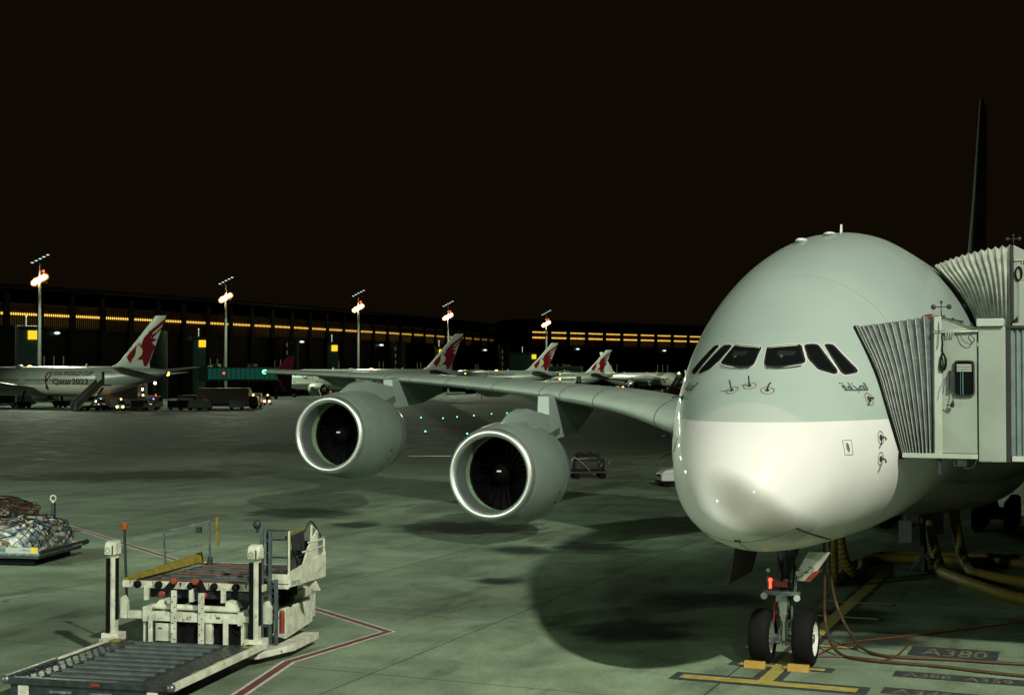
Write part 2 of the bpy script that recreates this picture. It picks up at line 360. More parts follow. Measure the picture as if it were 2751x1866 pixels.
def hull(s):
    if s <= 30:
        q = math.sqrt(max(s, 0))/_u[-1]*1499; i = min(int(q), 1498); f = q-i
        return [a[i]+(a[i+1]-a[i])*f for a in _TB]
    xs = [t[0] for t in TAIL]
    return [float(pchip(xs, [t[i] for t in TAIL], np.array([s]))[0]) for i in (1, 2, 3, 4)]
PLO, PHI = 1.96, 2.08
def hull_ring(s, n=96, grow=0.0):
    T, B, W, Z = hull(s); out = []
    for i in range(n):
        a = 2*math.pi*i/n - math.pi/2; c, q = math.cos(a), math.sin(a)
        e = 2/(PLO if q < 0 else PHI)
        y = math.copysign(abs(c)**e, c)*(W+grow); z = math.copysign(abs(q)**e, q); z = Z + z*((T-Z+grow) if q > 0 else (Z-B+grow))
        out.append((s, y, z))
    return out
def hull_y(s, z, off=0.0):
    """half breadth of the hull at station s and height z"""
    T, B, W, Z = hull(s); h, e = ((T-Z), PHI) if z > Z else ((Z-B), PLO)
    q = min(abs(z-Z)/max(h, 1e-4), 0.9999); return W*(1-q**e)**(1/e) + off
def hull_s(y, z):
    """station where the nose skin passes through (y, z)"""
    lo, hi = 0.0, 16.0
    for _ in range(40):
        m = (lo+hi)/2; T, B, W, Z = hull(m); h, e = ((T-Z), PHI) if z > Z else ((Z-B), PLO)
        if (abs(y)/max(W, 1e-4))**e + (abs(z-Z)/max(h, 1e-4))**e < 1: hi = m
        else: lo = m
    return (lo+hi)/2
def hull_n(s, y, z):
    def F(s, y, z):
        T, B, W, Z = hull(max(s, 0.001)); h, e = ((T-Z), PHI) if z > Z else ((Z-B), PLO); return (abs(y)/W)**e + (abs(z-Z)/h)**e
    d = 0.02; return Vector((F(s+d,y,z)-F(s-d,y,z), F(s,y+d,z)-F(s,y-d,z), F(s,y,z+d)-F(s,y,z-d))).normalized()
b = MB()
st = [0.0008] + [0.02*(i**1.75) for i in range(1, 62)] + list(np.arange(28, 72.5, 1.0))
st = [s for s in st if s <= 27.5 or s >= 28]
b.loft([hull_ring(float(s)) for s in st], True, True, True)
M_FUS = fuselage_material()
b.build("fuselage", M_FUS, air, smooth=True)

def skin_point(y, z, off):
    s = hull_s(y, z); n = hull_n(s, y, z); return Vector((s, y, z)) + n*off
def skin_patch(pts, name, m, off=0.004, thick=0.0, sub=6, parent=air):
    """a polygon given in (y, z) wrapped onto the nose skin: fan of small faces so it follows the curve"""
    b = MB(); cy = sum(p[0] for p in pts)/len(pts); cz = sum(p[1] for p in pts)/len(pts)
    edge = []
    for i, p in enumerate(pts):
        q = pts[(i+1) % len(pts)]
        for k in range(sub): edge.append((p[0]+(q[0]-p[0])*k/sub, p[1]+(q[1]-p[1])*k/sub))
    rings = []
    for t in (0.02, 0.25, 0.5, 0.75, 1.0):
        rings.append([skin_point(cy+(e[0]-cy)*t, cz+(e[1]-cz)*t, off) for e in edge])
    b.loft(rings, True, True, False)
    return b.build(name, m, parent, smooth=True)
def rounded(pts, r=0.05):
    out = []
    for i, p in enumerate(pts):
        a = Vector(pts[i-1]); c = Vector(pts[(i+1) % len(pts)]); p = Vector(p)
        ra = min(r, (a-p).length*0.4); rc = min(r, (c-p).length*0.4); q0 = p+(a-p).normalized()*ra; q1 = p+(c-p).normalized()*rc
        for t in (0, .33, .67, 1): out.append(tuple((1-t)**2*q0 + 2*t*(1-t)*p + t*t*q1))
    return out
def grown(pts, d):
    cy = sum(p[0] for p in pts)/len(pts); cz = sum(p[1] for p in pts)/len(pts)
    out = []
    for i, p in enumerate(pts):
        a = Vector(pts[i-1]); c = Vector(pts[(i+1) % len(pts)]); t = (c-a).normalized(); n = Vector((t.y, -t.x))
        if n.dot(Vector((p[0]-cy, p[1]-cz))) < 0: n = -n
        out.append((p[0]+n.x*d, p[1]+n.y*d))
    return out
CW = 0.10      # the windscreen centre post, a hand's breadth to starboard
WIN = {'front': [(-.055, 7.335), (.60, 7.392), (.66, 7.365), (.84, 7.01), (.80, 6.965), (.36, 6.886), (.09, 6.886), (-.005, 6.945)],
       'side': [(.79, 7.372), (.84, 7.399), (1.02, 7.40), (1.08, 7.363), (1.53, 6.828), (1.55, 6.769), (1.52, 6.733), (1.20, 6.837), (.96, 7.066)],
       'rear': [(1.185, 7.385), (1.21, 7.406), (1.30, 7.401), (1.36, 7.376), (1.86, 6.86), (1.895, 6.81), (1.89, 6.77), (1.70, 6.72), (1.63, 6.769)]}
for k, pts in WIN.items():
    for sg in (-1, 1):       # port then starboard
        pp = [(sg*(p[0]+0.05+(0.07 if k == 'front' else 0)) + CW, p[1]) for p in pts]
        if k == 'front': pp = [(sg*max(sg*(q[0]-CW), 0.065)+CW, q[1]) for q in pp]
        pp = rounded(pp, 0.045)
        fr = skin_patch(grown(pp, 0.030), "cockpit_window", M_CREAM if False else M_WHITE, 0.005)
        skin_patch(grown(pp, 0.012), "seal", M_SEAL, 0.009, parent=fr)
        skin_patch(grown(pp, -0.022), "pane", M_GLASS, 0.013, parent=fr)
        if k == 'front':
            cx_ = sum(q[0] for q in pp)/len(pp); gl = [(cx_-.20, 7.235), (cx_+.18, 7.25), (cx_+.20, 7.15), (cx_-.14, 7.13)]
            skin_patch(gl, "flight_deck_glimpse", mat("dim_flight_deck", (.016, .020, .017), .35), 0.0145, parent=fr, sub=3)
            gl = [(cx_+.06, 7.14), (cx_+.12, 7.145), (cx_+.12, 7.105), (cx_+.06, 7.10)]
            skin_patch(gl, "flight_deck_glimpse", mat("pale_flight_deck", (.10, .11, .08), .35), 0.0155, parent=fr, sub=2)
        if k == 'front':     # folded wiper and the pale sill line
            w = MB(); a = [p for p in pts]
            q = [skin_point(sg*(y+.12)+CW, z-0.03, 0.035) for y, z in ((.02, 6.93), (.10, 6.89), (.25, 6.872), (.50, 6.885), (.78, 6.93))]
            w.tube(spline(q, 3), 0.011, 6); w.ball(q[1], 0.03, 8, 6); w.build("wiper", M_DARK, air, smooth=True)
            q = [skin_point(sg*(y+.12)+CW, z, 0.012) for y, z in ((-.02, 7.318), (.3, 7.345), (.58, 7.37))]
            MB().tube(spline(q, 3), 0.010, 6).build("sunshade_edge", M_CREAM, air, smooth=True)
def probe(y, z, rad, tip):
    n = skin_point(y, z, 0); s, yy, zz = n; nv = hull_n(s, yy, zz); u = nv.cross(Vector((0,0,1))).normalized(); w = u.cross(nv)
    ring = MB(); rr = []
    for r_ in (rad, rad-0.022): rr.append([skin_point(*( (n+u*(r_*math.cos(t))+w*(r_*math.sin(t))*0.95).yz ), 0.006) for t in [2*math.pi*i/40 for i in range(40)]])
    ring.loft(rr, True, False, False); o = ring.build("probe", M_RING, air)
    m = MB(); base = n+nv*0.0; m.lathe(base, nv, [(0, .042), (.02, .040), (.025, .02)], 14, True, True)
    t = Vector(tip).normalized(); m.tube([base, base+nv*0.07, base+nv*0.09+t*0.04, base+nv*0.10+t*0.15], 0.017, 8); m.build("probe_tube", M_DARK, o, smooth=True, angle=50)
for y, z, rad, tip in ((.512, 6.385, .150, (-.4, .05, .8)), (.143, 6.481, .150, (-.5, -.1, .8)), (-.276, 6.383, .150, (-.5, -.5, .5))): probe(y, z, rad, tip)
def side_probe(s, z, rad, sg):
    o = Vector((s, sg*hull_y(s, z), z)); nv = hull_n(*o); u = nv.cross(Vector((0,0,1))).normalized(); w = u.cross(nv)
    ring = MB(); rr = []
    for r_ in (rad, rad-0.024):
        row = []
        for t in [2*math.pi*i/40 for i in range(40)]:
            q = o+u*(r_*math.cos(t))+w*(r_*math.sin(t)); row.append((q.x, sg*hull_y(q.x, q.z, 0.006), q.z))
        rr.append(row)
    ring.loft(rr, True, False, False); p = ring.build("probe", M_RING, air)
    m = MB(); m.lathe(o, nv, [(0, .07), (.02, .065), (.03, .02)], 14, True, True); m.tube([o, o+nv*.10, o+nv*.14+Vector((-.12, 0, -.02)), o+nv*.16+Vector((-.26, 0, -.05))], 0.018, 8); m.build("probe_tube", M_DARK, p, smooth=True, angle=50)
for sg in (-1, 1):
    side_probe(3.95, 6.185, .155, sg); side_probe(4.0, 5.337, .155, sg); side_probe(3.95, 4.874, .155, sg)
# access panel with a round sight glass, port cheek
def side_pt(s, z, off, sg=-1): return (s, sg*hull_y(s, z, off), z)
for sg in (-1, 1):
    q = MB(); e = [(2.40, 5.33), (2.74, 5.335), (2.69, 5.02), (2.36, 5.035)]
    for i in range(4):
        a, c = e[i], e[(i+1) % 4]; q.tube([side_pt(a[0]+(c[0]-a[0])*t/6, a[1]+(c[1]-a[1])*t/6, 0.004, sg) for t in range(7)], 0.006, 5)
    p = q.build("access_panel", M_LETTER, air)
    q = MB(); q.loft([[side_pt(2.545+r*.62*math.cos(t), 5.183+r*math.sin(t), 0.006, sg) for t in [2*math.pi*i/24 for i in range(24)]] for r in (0.005, 0.10)], True, True, False)
    q.build("sight_glass", mat("green_grey_glass", (0.10, 0.16, 0.12), 0.3), p)
# painted kufic name under the rear cockpit window (strokes: along, up)
def kufic(sg):
    b = MB(); L_ = 0.95
    def stroke(pts, r=0.016):
        out = []
        for i in range(len(pts)-1):
            for k in range(6):
                t = k/6; out.append((pts[i][0]+(pts[i+1][0]-pts[i][0])*t, pts[i][1]+(pts[i+1][1]-pts[i][1])*t))
        out.append(pts[-1]); vs = []
        for u, v in out:
            s = 3.30+u*0.80 if sg < 0 else 4.10-u*0.80
            vs.append(side_pt(s, 6.385+v, 0.006, sg))
        b.tube(vs, r, 5)
    stroke([(.05, 0), (.95, 0)]); stroke([(.97, .16), (.97, 0)]); stroke([(.93, .16), (.93, 0)]); stroke([(.05, 0), (.05, .10), (.12, .10), (.12, 0)])
    stroke([(.03, .15), (.06, .15)]); stroke([(.10, .15), (.13, .15)]); stroke([(.22, 0), (.22, .08), (.30, .08), (.30, 0)]); stroke([(.34, .17), (.34, 0)])
    stroke([(.44, .10), (.56, 0)]); stroke([(.44, .14), (.47, .14)]); stroke([(.50, -.04), (.53, -.04)]); stroke([(.62, 0), (.62, .06)])
    stroke([(.70, 0), (.70, .09), (.84, .09), (.84, 0)]); stroke([(.80, .06), (.84, .02)])
    b.build("painted_name", M_LETTER, air)
kufic(-1); kufic(1)
# seams and drains under the chin
def seam(pts, r, name="belly_seam"):
    MB().tube(spline(pts, 5), r, 6).build(name, M_SEAL, air)
def under(s, y, off=0.002):
    T, B, W, Z = hull(s); q = min(abs(y)/W, .999); return (s, y, Z-(Z-B)*(1-q**PLO)**(1/PLO)-off)
seam([under(s, -y) for s, y in ((1.14, 1.07), (1.48, 1.12), (2.15, 1.19), (3.07, 1.21), (4.47, 1.17))], 0.022)
seam([under(s, y) for s, y in ((1.14, 1.07), (1.48, 1.12), (2.15, 1.19), (3.07, 1.21), (4.47, 1.17))], 0.022)
seam([under(s, 0.0) for s in (0.62, 0.8, 1.05, 1.5, 2.2)], 0.007)
seam([under(1.14+0.9*abs(y/1.07)**0*0-0.55*(1-(y/1.07)**2), y) for y in np.linspace(-1.07, 1.07, 9)], 0.005)
d = MB(); c = Vector(under(0.5, -0.0, .0)); d.box(c-Vector((.05, .06, .02)), c+Vector((.05, .06, .02))); d.build("drain_port", M_SEAL, air)
# butt joints of the skin sections, hair-thin and low in contrast
M_JOINT = mat("skin_joint", (.235, .29, .26), .6)
for s in (6.6, 11.8, 15.2):
    r_ = hull_ring(s, 96, .0015); MB().tube(r_ + r_[:1], .003, 4, False).build("skin_joint", M_JOINT, air)
# antennas on the crown
for s, y, h, l in ((13.0, -0.02, .24, .16), (10.5, .62, .07, .28), (11.3, .0, .06, .3)):
    T, B, W, Z = hull(s); z0 = Z+(T-Z)*(1-(abs(y)/W)**PHI)**(1/PHI)
    a = MB(); a.prism([(s, y-.025, z0-.05), (s+l, y-.025, z0-.05), (s+l*.9, y-.025, z0+h), (s+l*.45, y-.025, z0+h)], (0, .05, 0)) if h > .2 else a.ball((s, y, z0+.03), (l, .16, h))
    a.build("antenna", M_WHITE, air, smooth=h < .2)

# ---- wing
def naca(n=18):
    xs = [0.5*(1-math.cos(math.pi*i/n)) for i in range(n+1)]
    yt = [5*(.2969*math.sqrt(x)-.126*x-.3516*x*x+.2843*x**3-.1036*x**4) for x in xs]
    up = [(x, 1.10*y) for x, y in zip(xs, yt)]; lo = [(x, -0.90*y) for x, y in zip(xs, yt)]
    return up[::-1] + lo[1:-1]   # trailing edge over the top to the nose and back underneath
SEC = naca()
W_ST = [2.0, 8.0, 11.0, 14.9, 20.0, 25.7, 32.0, 39.6]
W_LE = [18.9, 23.4, 25.7, 28.7, 31.8, 35.3, 39.7, 44.9]
W_Z = [3.55, 4.80, 5.45, 5.85, 6.22, 6.52, 6.72, 6.92]
W_CH = [18.0, 14.0, 12.2, 10.2, 8.5, 6.9, 5.3, 3.9]
W_TH = [2.3, 1.40, 1.05, .80, .60, .48, .38, .27]
def wing_at(t):
    return [float(pchip(W_ST, a, np.array([t]))[0]) for a in (W_LE, W_Z, W_CH, W_TH)]
def wing_ring(t, grow=0.0, part=None):
    le, z, c, th = wing_at(t); out = []
    for x, y in SEC:
        zz = z + y*th*(1.0) - 0.035*c*x + 0.02*c*math.sin(math.pi*x)
        out.append((le + c*x - grow*(1-x), t, zz + math.copysign(grow, y)))
    return out
wb = MB(); tt = list(np.linspace(2.0, 39.6, 60)); wb.loft([wing_ring(float(t)) for t in tt], True, True, True)
wing = wb.build("wing", M_WING, air, smooth=True, angle=60)
for t in (8.9, 12.3, 14.35, 15.6, 18.6, 21.8, 24.6, 26.7, 30.0, 33.6, 37.0):      # gaps between slats
    g = MB(); i0, i1 = 9, 25
    r0 = wing_ring(t-.018, .004); r1 = wing_ring(t+.018, .004); g.loft([r0[i0:i1], r1[i0:i1]], False); g.build("slat_gap", M_SEAL, wing)
le = [wing_ring(float(t), .003) for t in tt[3:]]
g = MB(); g.tube([r[8] for r in le], 0.012, 4); g.build("slat_seam", M_LETTER, wing)
for t in (8.6, 12.6, 18.0, 22.2, 29.0, 34.0):                                     # flap track fairings under the trailing edge
    l, z, c, th = wing_at(t); f = MB(); f.lathe((l+c*.52, t, z-.36*th-.02*c), (1, 0, -.05), [(0, .02), (c*.06, .16), (c*.2, .30), (c*.4, .26), (c*.58, .02)], 12); f.build("flap_fairing", M_WING, wing, smooth=True)
l, z, c, th = wing_at(39.6)
f = MB(); f.prism([(l+1.5, 39.6, z), (l+3.15, 39.6, z+1.0), (l+3.8, 39.6, z+1.0), (l+3.5, 39.6, z+.1), (l+3.4, 39.6, z-1.2), (l+2.7, 39.6, z-1.2)], (0, .09, 0)); f.build("wing_fence", mat("dark_maroon_paint", (.075, .006, .012), .45), wing, bevel=.02)
MB().ball((l+.10, 39.45, z+.02), (.20, .14, .12)).build("nav_light", E_GREEN, wing)
# belly fairing where the wings meet
f = MB(); rr = []
for s, w, h in ((17, .2, .1), (19, 2.2, .7), (22, 3.6, 1.3), (27, 4.3, 1.7), (36, 4.3, 1.8), (42, 3.4, 1.3), (46, .6, .3)):
    rr.append([(s, w*math.cos(a), 3.3+h*math.sin(a)*(1.0)-.1) for a in [2*math.pi*i/40 for i in range(40)]])
f.loft(rr); f.build("belly_fairing", M_WHITE, air, smooth=True)
# ---- engines
NAC = [(0.0, 1.63), (.03, 1.69), (.10, 1.745), (.22, 1.79), (.5, 1.86), (1.0, 1.95), (1.8, 2.05), (2.7, 2.08), (3.5, 2.0), (4.3, 1.82), (5.0, 1.58)]
def engine(s, y, z, toe, first=True):
    ax = Vector((math.cos(toe), math.sin(toe), -.03)).normalized(); o = Vector((s, y, z))
    n = MB(); n.lathe(o, ax, NAC[2:], 72); eng = n.build("engine", M_COWL, air, smooth=True)
    lip = MB(); lip.lathe(o, ax, [(.20, 1.45), (.12, 1.475), (.05, 1.52), (.012, 1.575)] + NAC[:3] + [(.22, 1.793)], 72); lip.build("intake_lip", M_LIP, eng, smooth=True)
    li = MB(); li.lathe(o, ax, [(.19, 1.452), (.5, 1.425), (.9, 1.43), (1.07, 1.445)], 64); li.build("intake_liner", M_LINER, eng, smooth=True)
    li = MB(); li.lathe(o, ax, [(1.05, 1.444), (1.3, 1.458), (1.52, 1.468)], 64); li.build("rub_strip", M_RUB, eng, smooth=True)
    fan = MB(); u = ax.cross(Vector((0,0,1))).normalized(); w = u.cross(ax)
    for k in range(24):
        a = 2*math.pi*k/24; rows = []
        for r_, dx, tw in ((.40, 1.30, .55), (.75, 1.27, .75), (1.1, 1.24, .95), (1.452, 1.22, 1.12)):
            row = []
            for q in (-1, 1):
                aa = a + q*0.105*math.sin(tw)*1.35*(0.75+.35*r_)/max(r_, .5) ; dd = dx + q*.22*math.cos(tw)
                row.append(o+ax*(dd+.50)+u*(r_*math.cos(aa))+w*(r_*math.sin(aa)))
            rows.append(row)
        fan.loft(rows, False)
    fan.build("fan", M_FAN, eng)
    bk = MB(); bk.lathe(o, ax, [(1.50, 1.468), (2.25, 1.47), (2.26, .05)], 48, False, True); bk.build("duct_back", M_BLACK, eng)
    spn = MB(); spn.lathe(o, ax, [(.92, .01), (.98, .09), (1.15, .22), (1.35, .34), (1.60, .42), (2.1, .42)], 32, True); spn_o = spn.build("spinner", M_FAN, eng, smooth=True)
    mk = MB(); c0 = o+ax*1.02+w*.10; mk.hexa([c0+u*i*.085+w*j*.028-ax*k*.05 for k in (0, 1) for i, j in ((-1,-1),(1,-1),(1,1),(-1,1))]); mk.build("spinner_mark", M_WHITE, spn_o)
    ex = MB(); ex.lathe(o, ax, [(4.86, 1.50), (4.4, 1.45), (3.9, 1.40)], 48); ex.lathe(o, ax, [(3.9, 1.18), (4.9, 1.12), (5.8, .92), (6.4, .76), (6.35, .70), (5.9, .74)], 48); ex.lathe(o, ax, [(5.9, .52), (6.6, .40), (7.3, .10), (7.4, .01)], 32); ex.build("exhaust", M_STEEL, eng, smooth=True)
    sk = MB()                                        # strake on the inboard shoulder
    a0 = R(48); rad = lambda t, r_: o+ax*t+u*(r_*math.cos(a0))+w*(r_*math.sin(a0))
    sk.add([rad(2.7, 2.05), rad(4.0, 1.86), rad(4.1, 2.10), rad(3.5, 2.46), rad(3.1, 2.30)], [(0, 1, 2, 3, 4)])
    sk.build("strake", M_GREY, eng)
    # pylon: thin blade from the nacelle crown up and back to the wing
    l, wz, c, th = wing_at(y); zt = wz
    py = MB(); p0 = o + w*0
    def sect(ss, zlo, zhi, hw): return [(ss, y-hw, zlo), (ss, y+hw, zlo), (ss, y+hw*.8, zhi), (ss, y-hw*.8, zhi)]
    crown = lambda t: z + float(np.interp(t, [q[0] for q in NAC], [q[1] for q in NAC])) - .03*t - .12
    py.loft([sect(s+1.2, crown(1.2), crown(1.2)+.14, .06), sect(s+2.2, crown(2.2), crown(2.2)+.40, .22), sect(s+3.3, crown(3.3)-.1, crown(3.3)+.66, .30), sect(s+4.4, crown(4.4)-.2, crown(4.0)+.66, .33), sect(l-.75, crown(4.6)-.3, crown(4.0)+.50, .33)])
    bl = l-.80
    py.loft([sect(bl, crown(4.6)-.3, zt-.02-.25*abs(0), .30), sect(bl+.25, crown(4.6)-.35, zt+.02, .34), sect(l+.3, z+1.15, zt+.10, .34), sect(l+2.5, z+1.30, zt-.1, .34), sect(l+5.0, zt-.75, zt-.4, .2)])
    pyo = py.build("pylon", M_GREY, air, smooth=True, angle=35)
    for tx, rr_ in ((1.05, 1.957), (3.42, 2.012)): q = MB(); q.tube([o+ax*tx+u*(rr_*math.cos(a))+w*(rr_*math.sin(a)) for a in np.linspace(0, 2*math.pi, 49)], .006, 4, False); q.build("cowl_joint", M_JOINT, eng)
    q = MB(); q.tube([o+ax*t_+w*(-float(np.interp(t_, [k[0] for k in NAC], [k[1] for k in NAC]))-.002) for t_ in np.linspace(1.1, 4.7, 9)], .012, 5); q.build("keel_latch", M_LETTER, eng)
    for a_ in (-.35, -.55): q = MB(); c_ = o+ax*2.6+u*(2.08*math.cos(a_))+w*(2.08*math.sin(a_)); q.ball(c_, (.09, .035, .05), 8, 6); q.build("warning_mark", M_RED, eng)
    cv = MB()                                        # thrust reverser seam over the shoulder of the nacelle
    cv.tube([o+ax*3.35+u*(-1.905*math.cos(a))+w*(1.905*math.sin(a)) for a in np.linspace(R(20), R(82), 14)], .012, 5); cv.build("cowl_seam", M_LETTER, eng)
    return eng, pyo
made = [engine(22.2, 14.9, 2.90, R(1.5)), engine(28.6, 25.7, 4.02, R(1.0))]
def mirror_tree(o, parent):
    c = o.copy(); COL.objects.link(c); c.parent = parent
    for ch in kids(o): mirror_tree(ch, c)
    return c
for o in [wing] + [x for e in made for x in e]:
    c = mirror_tree(o, air); c.scale = (1, -1, 1)
# ---- tail
f = MB()
def fin_ring(s0, c, z, th): return [(s0+c*x, yy*th*.45, z) for x, yy in SEC[:19]] + [(s0+c*x, -yy*th*.45, z) for x, yy in SEC[:19][::-1][1:-1]]
f.loft([fin_ring(53.5, 14.5, 10.0, 1.5), fin_ring(60.0, 9.6, 17.0, 1.0), fin_ring(65.5, 5.6, 24.1, .55)]); f.build("tail_fin", mat("shaded_fin_paint", (.11, .125, .11), .7, spec=.1), air, smooth=True, angle=50)  # fin grey darkened, the dim light up there is put into its paint
for sg in (-1, 1):
    f = MB(); rr = []
    for t, s0, c, z, th in ((.8, 59, 9.5, 8.6, 1.0), (15.1, 68.5, 3.6, 10.2, .35)): rr.append([(s0+c*x, sg*t, z+yy*th) for x, yy in SEC])
    f.loft(rr); f.build("tailplane", M_WING, air, smooth=True, angle=60)
# ---- nose gear
NG = 5.03
gear = MB()
gear.cyl((NG-.1, 0, 2.9), (NG, 0, 1.72), .135, .135, 20); gear.cyl((NG, 0, 1.75), (NG, 0, 1.50), .20, .20, 20)
strut = gear.build("nose_gear", M_DARK, air, smooth=True, angle=40)
q = MB(); q.cyl((NG, 0, 1.46), (NG, 0, 1.02), .155, .155, 20); q.cyl((NG, 0, 1.20), (NG, 0, 1.14), .18, .18, 20); q.cyl((NG, 0, 1.02), (NG, 0, .44), .095, .095, 18); q.cyl((NG, 0, .80), (NG, 0, .50), .125, .125, 18); q.build("shock_strut", M_CHROME, strut, smooth=True, angle=40)
q = MB(); q.cyl((NG, -.58, .61), (NG, .58, .61), .085, .085, 16); q.box((NG-.14, -.18, .50), (NG+.10, .18, .56)); q.build("axle", M_STEEL, strut, smooth=True, angle=40)
q = MB(); q.bar((NG-.02, .19, 1.45), (NG+.42, .05, 1.02), .07); q.bar((NG-.02, -.19, 1.45), (NG+.42, -.05, 1.02), .07); q.bar((NG+.42, 0, 1.0), (NG+.12, .04, .62), .09); q.bar((NG-.16, -.22, 1.40), (NG-.12, -.20, .78), .05); q.build("torque_link", M_STEEL, strut, bevel=.008)
q = MB(); q.bar((NG+.1, 0, 2.0), (NG+1.9, 0, 2.75), .16); q.build("drag_brace", M_DARK, strut, bevel=.01)
q = MB(); q.box((NG-.26, -.42, 1.62), (NG-.10, .42, 1.72)); q.cyl((NG-.15, -.34, 1.95), (NG-.15, .34, 1.95), .05); q.bar((NG-.2, .30, 1.66), (NG-.2, .33, 2.05), .05); q.bar((NG-.2, -.30, 1.66), (NG-.2, -.33, 2.10), .06); q.box((NG-.30, -.13, 1.48), (NG-.12, .13, 1.66)); q.build("light_bracket", M_STEEL, strut, bevel=.008)
for y, z, rr in ((.40, 1.60, .082), (-.36, 1.58, .076), (-.40, 2.16, .072), (.30, 2.20, .05)):
    q = MB(); q.lathe((NG-.32, y, z), (1, 0, 0), [(0, .005), (.0, rr*.9), (.015, rr), (.06, rr), (.16, rr*.5)], 20, True, True); q.build("landing_lamp", M_CHROME if z > 2 else mat("pale_lamp_glass", (.42, .46, .42), .25), strut, smooth=True, angle=40)
q = MB(); q.box((NG-.36, -.16, 1.83), (NG-.27, .16, 1.96)); q.build("red_placard", M_RED, strut, bevel=.006)
q = MB(); q.ball((NG-.30, .25, 1.98), .045); q.cyl((NG-.30, .25, 1.78), (NG-.30, .25, 1.95), .03); q.build("red_beacon", [E_RED], strut)
q = MB(); q.cyl((NG-.05, .20, 1.45), (NG-.02, .24, .95), .02); q.build("red_flag_strap", M_RED, strut)
q = MB()
for k in range(7):
    a = random.uniform(-.3, .3); q.tube(spline([(NG-.18, a, 2.5), (NG-.22, a+random.uniform(-.1, .1), 2.0), (NG-.2, a*.6, 1.55)], 5), .016, 6)
q.build("hydraulic_line", M_BLACK, strut, smooth=True)
tp = [(-.235, .40), (-.235, .50), (-.215, .575), (-.16, .615), (-.08, .632), (0, .636), (.08, .632), (.16, .615), (.215, .575), (.235, .50), (.235, .40)]
tyre_p = MB(); tyre_p.lathe((0, 0, 0), (0, 1, 0), tp, 48)
for gr in (-.10, -.035, .035, .10): pass
for y in (.50, -.50):
    t = MB(); t.lathe((NG, y, .632), (0, 1, 0), tp, 48); wh = t.build("wheel", M_BLACK, strut, smooth=True, angle=40)
    r_ = MB(); sg = 1 if y > 0 else -1
    r_.lathe((NG, y, .632), (0, sg, 0), [(-.20, .40), (-.19, .36), (-.06, .34), (-.05, .1), (.10, .1), (.11, .30), (.18, .37), (.215, .405)], 36); r_.build("rim", mat("white_wheel_rim", (.62, .64, .58), .4), wh, smooth=True, angle=35)
    h = MB(); h.lathe((NG, y, .632), (0, sg, 0), [(.10, .12), (.20, .10), (.21, .02)], 20, False, True)
    for k in range(9):
        a = 2*math.pi*k/9; h.box((NG+.22*math.cos(a)-.02, y+sg*.11, .632+.22*math.sin(a)-.02), (NG+.22*math.cos(a)+.02, y+sg*.15, .632+.22*math.sin(a)+.02))
    h.build("hub", M_STEEL, wh, smooth=True, angle=35)
# gear doors: two forward, one with the number lettering on the port side
def door(y0, lean, s0, s1, zt, zb, name, m):
    q = MB(); n = 1 if y0 > 0 else -1
    q.hexa([(s0, y0+lean, zb), (s1, y0+lean, zb), (s1, y0+lean+.04*n, zb), (s0, y0+lean+.04*n, zb), (s0-.15, y0, zt), (s1+.15, y0, zt), (s1+.15, y0+.04*n, zt), (s0-.15, y0+.04*n, zt)])
    return q.build(name, m, air, bevel=.01)
dw = door(.95, .20, 4.4, 6.8, 2.72, 1.86, "gear_door", M_DARK)
dg = MB(); dg.hexa([(NG-.05, -.20, 1.95), (NG-.0, -.20, 1.95), (NG-.0, -.62, 1.95), (NG-.05, -.62, 1.95), (NG-.25, -.62, 2.66), (NG-.2, -.62, 2.66), (NG-.2, -1.12, 2.66), (NG-.25, -1.12, 2.66)])
dg = dg.build("gear_door", mat("pale_door_paint", (.40, .43, .38), .4), air, bevel=.01)
q = MB(); q.hexa([(NG-.075, -.50, 1.97), (NG-.06, -.50, 1.97), (NG-.06, -.66, 1.99), (NG-.075, -.66, 1.99), (NG-.125, -.70, 2.19), (NG-.11, -.70, 2.19), (NG-.11, -.90, 2.24), (NG-.125, -.90, 2.24)]); q.build("red_marking", M_RED, dg)
lettering("ZI", .20, lambda x, y: (NG-.085-.28*y-.04, -.50-x*.9-y*.7, 2.16+y), M_SEAL, dg, "marking")
# main gear and open belly doors far aft
for y in (-6.2, -2.6, 2.6, 6.2):
    mg = MB()
    for s in ((33.2, 34.9) if abs(y) > 4 else (36.0, 37.7, 39.4)):
        for dy in (-.65, .65): mg.lathe((s, y+dy, .70), (0, 1, 0), [(-.26, .4), (-.25, .6), (-.15, .70), (.15, .70), (.25, .6), (.26, .4)], 24, True, True)
        mg.cyl((s, y-.6, .7), (s, y+.6, .7), .12)
    mg.cyl((37.7 if abs(y) < 4 else 34, y, .6), (35.5 if abs(y) < 4 else 34.2, y*.8, 3.2), .2); mg.cyl((33.2 if abs(y) > 4 else 36, y, .7), (34.9 if abs(y) > 4 else 39.4, y, .7), .14)
    mg.build("main_gear", M_BLACK, air, smooth=True, angle=40)
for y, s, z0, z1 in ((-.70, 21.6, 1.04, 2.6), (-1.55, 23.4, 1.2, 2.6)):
    q = MB(); q.box((s, y-.22, z0), (s+.05, y+.22, z0+.75)); q.bar((s+.03, y, z0+.7), (s+.03, y, z1), .06); q.build("belly_access_door", mat("shaded_door_paint", (.10, .12, .115), .5), air, bevel=.02)
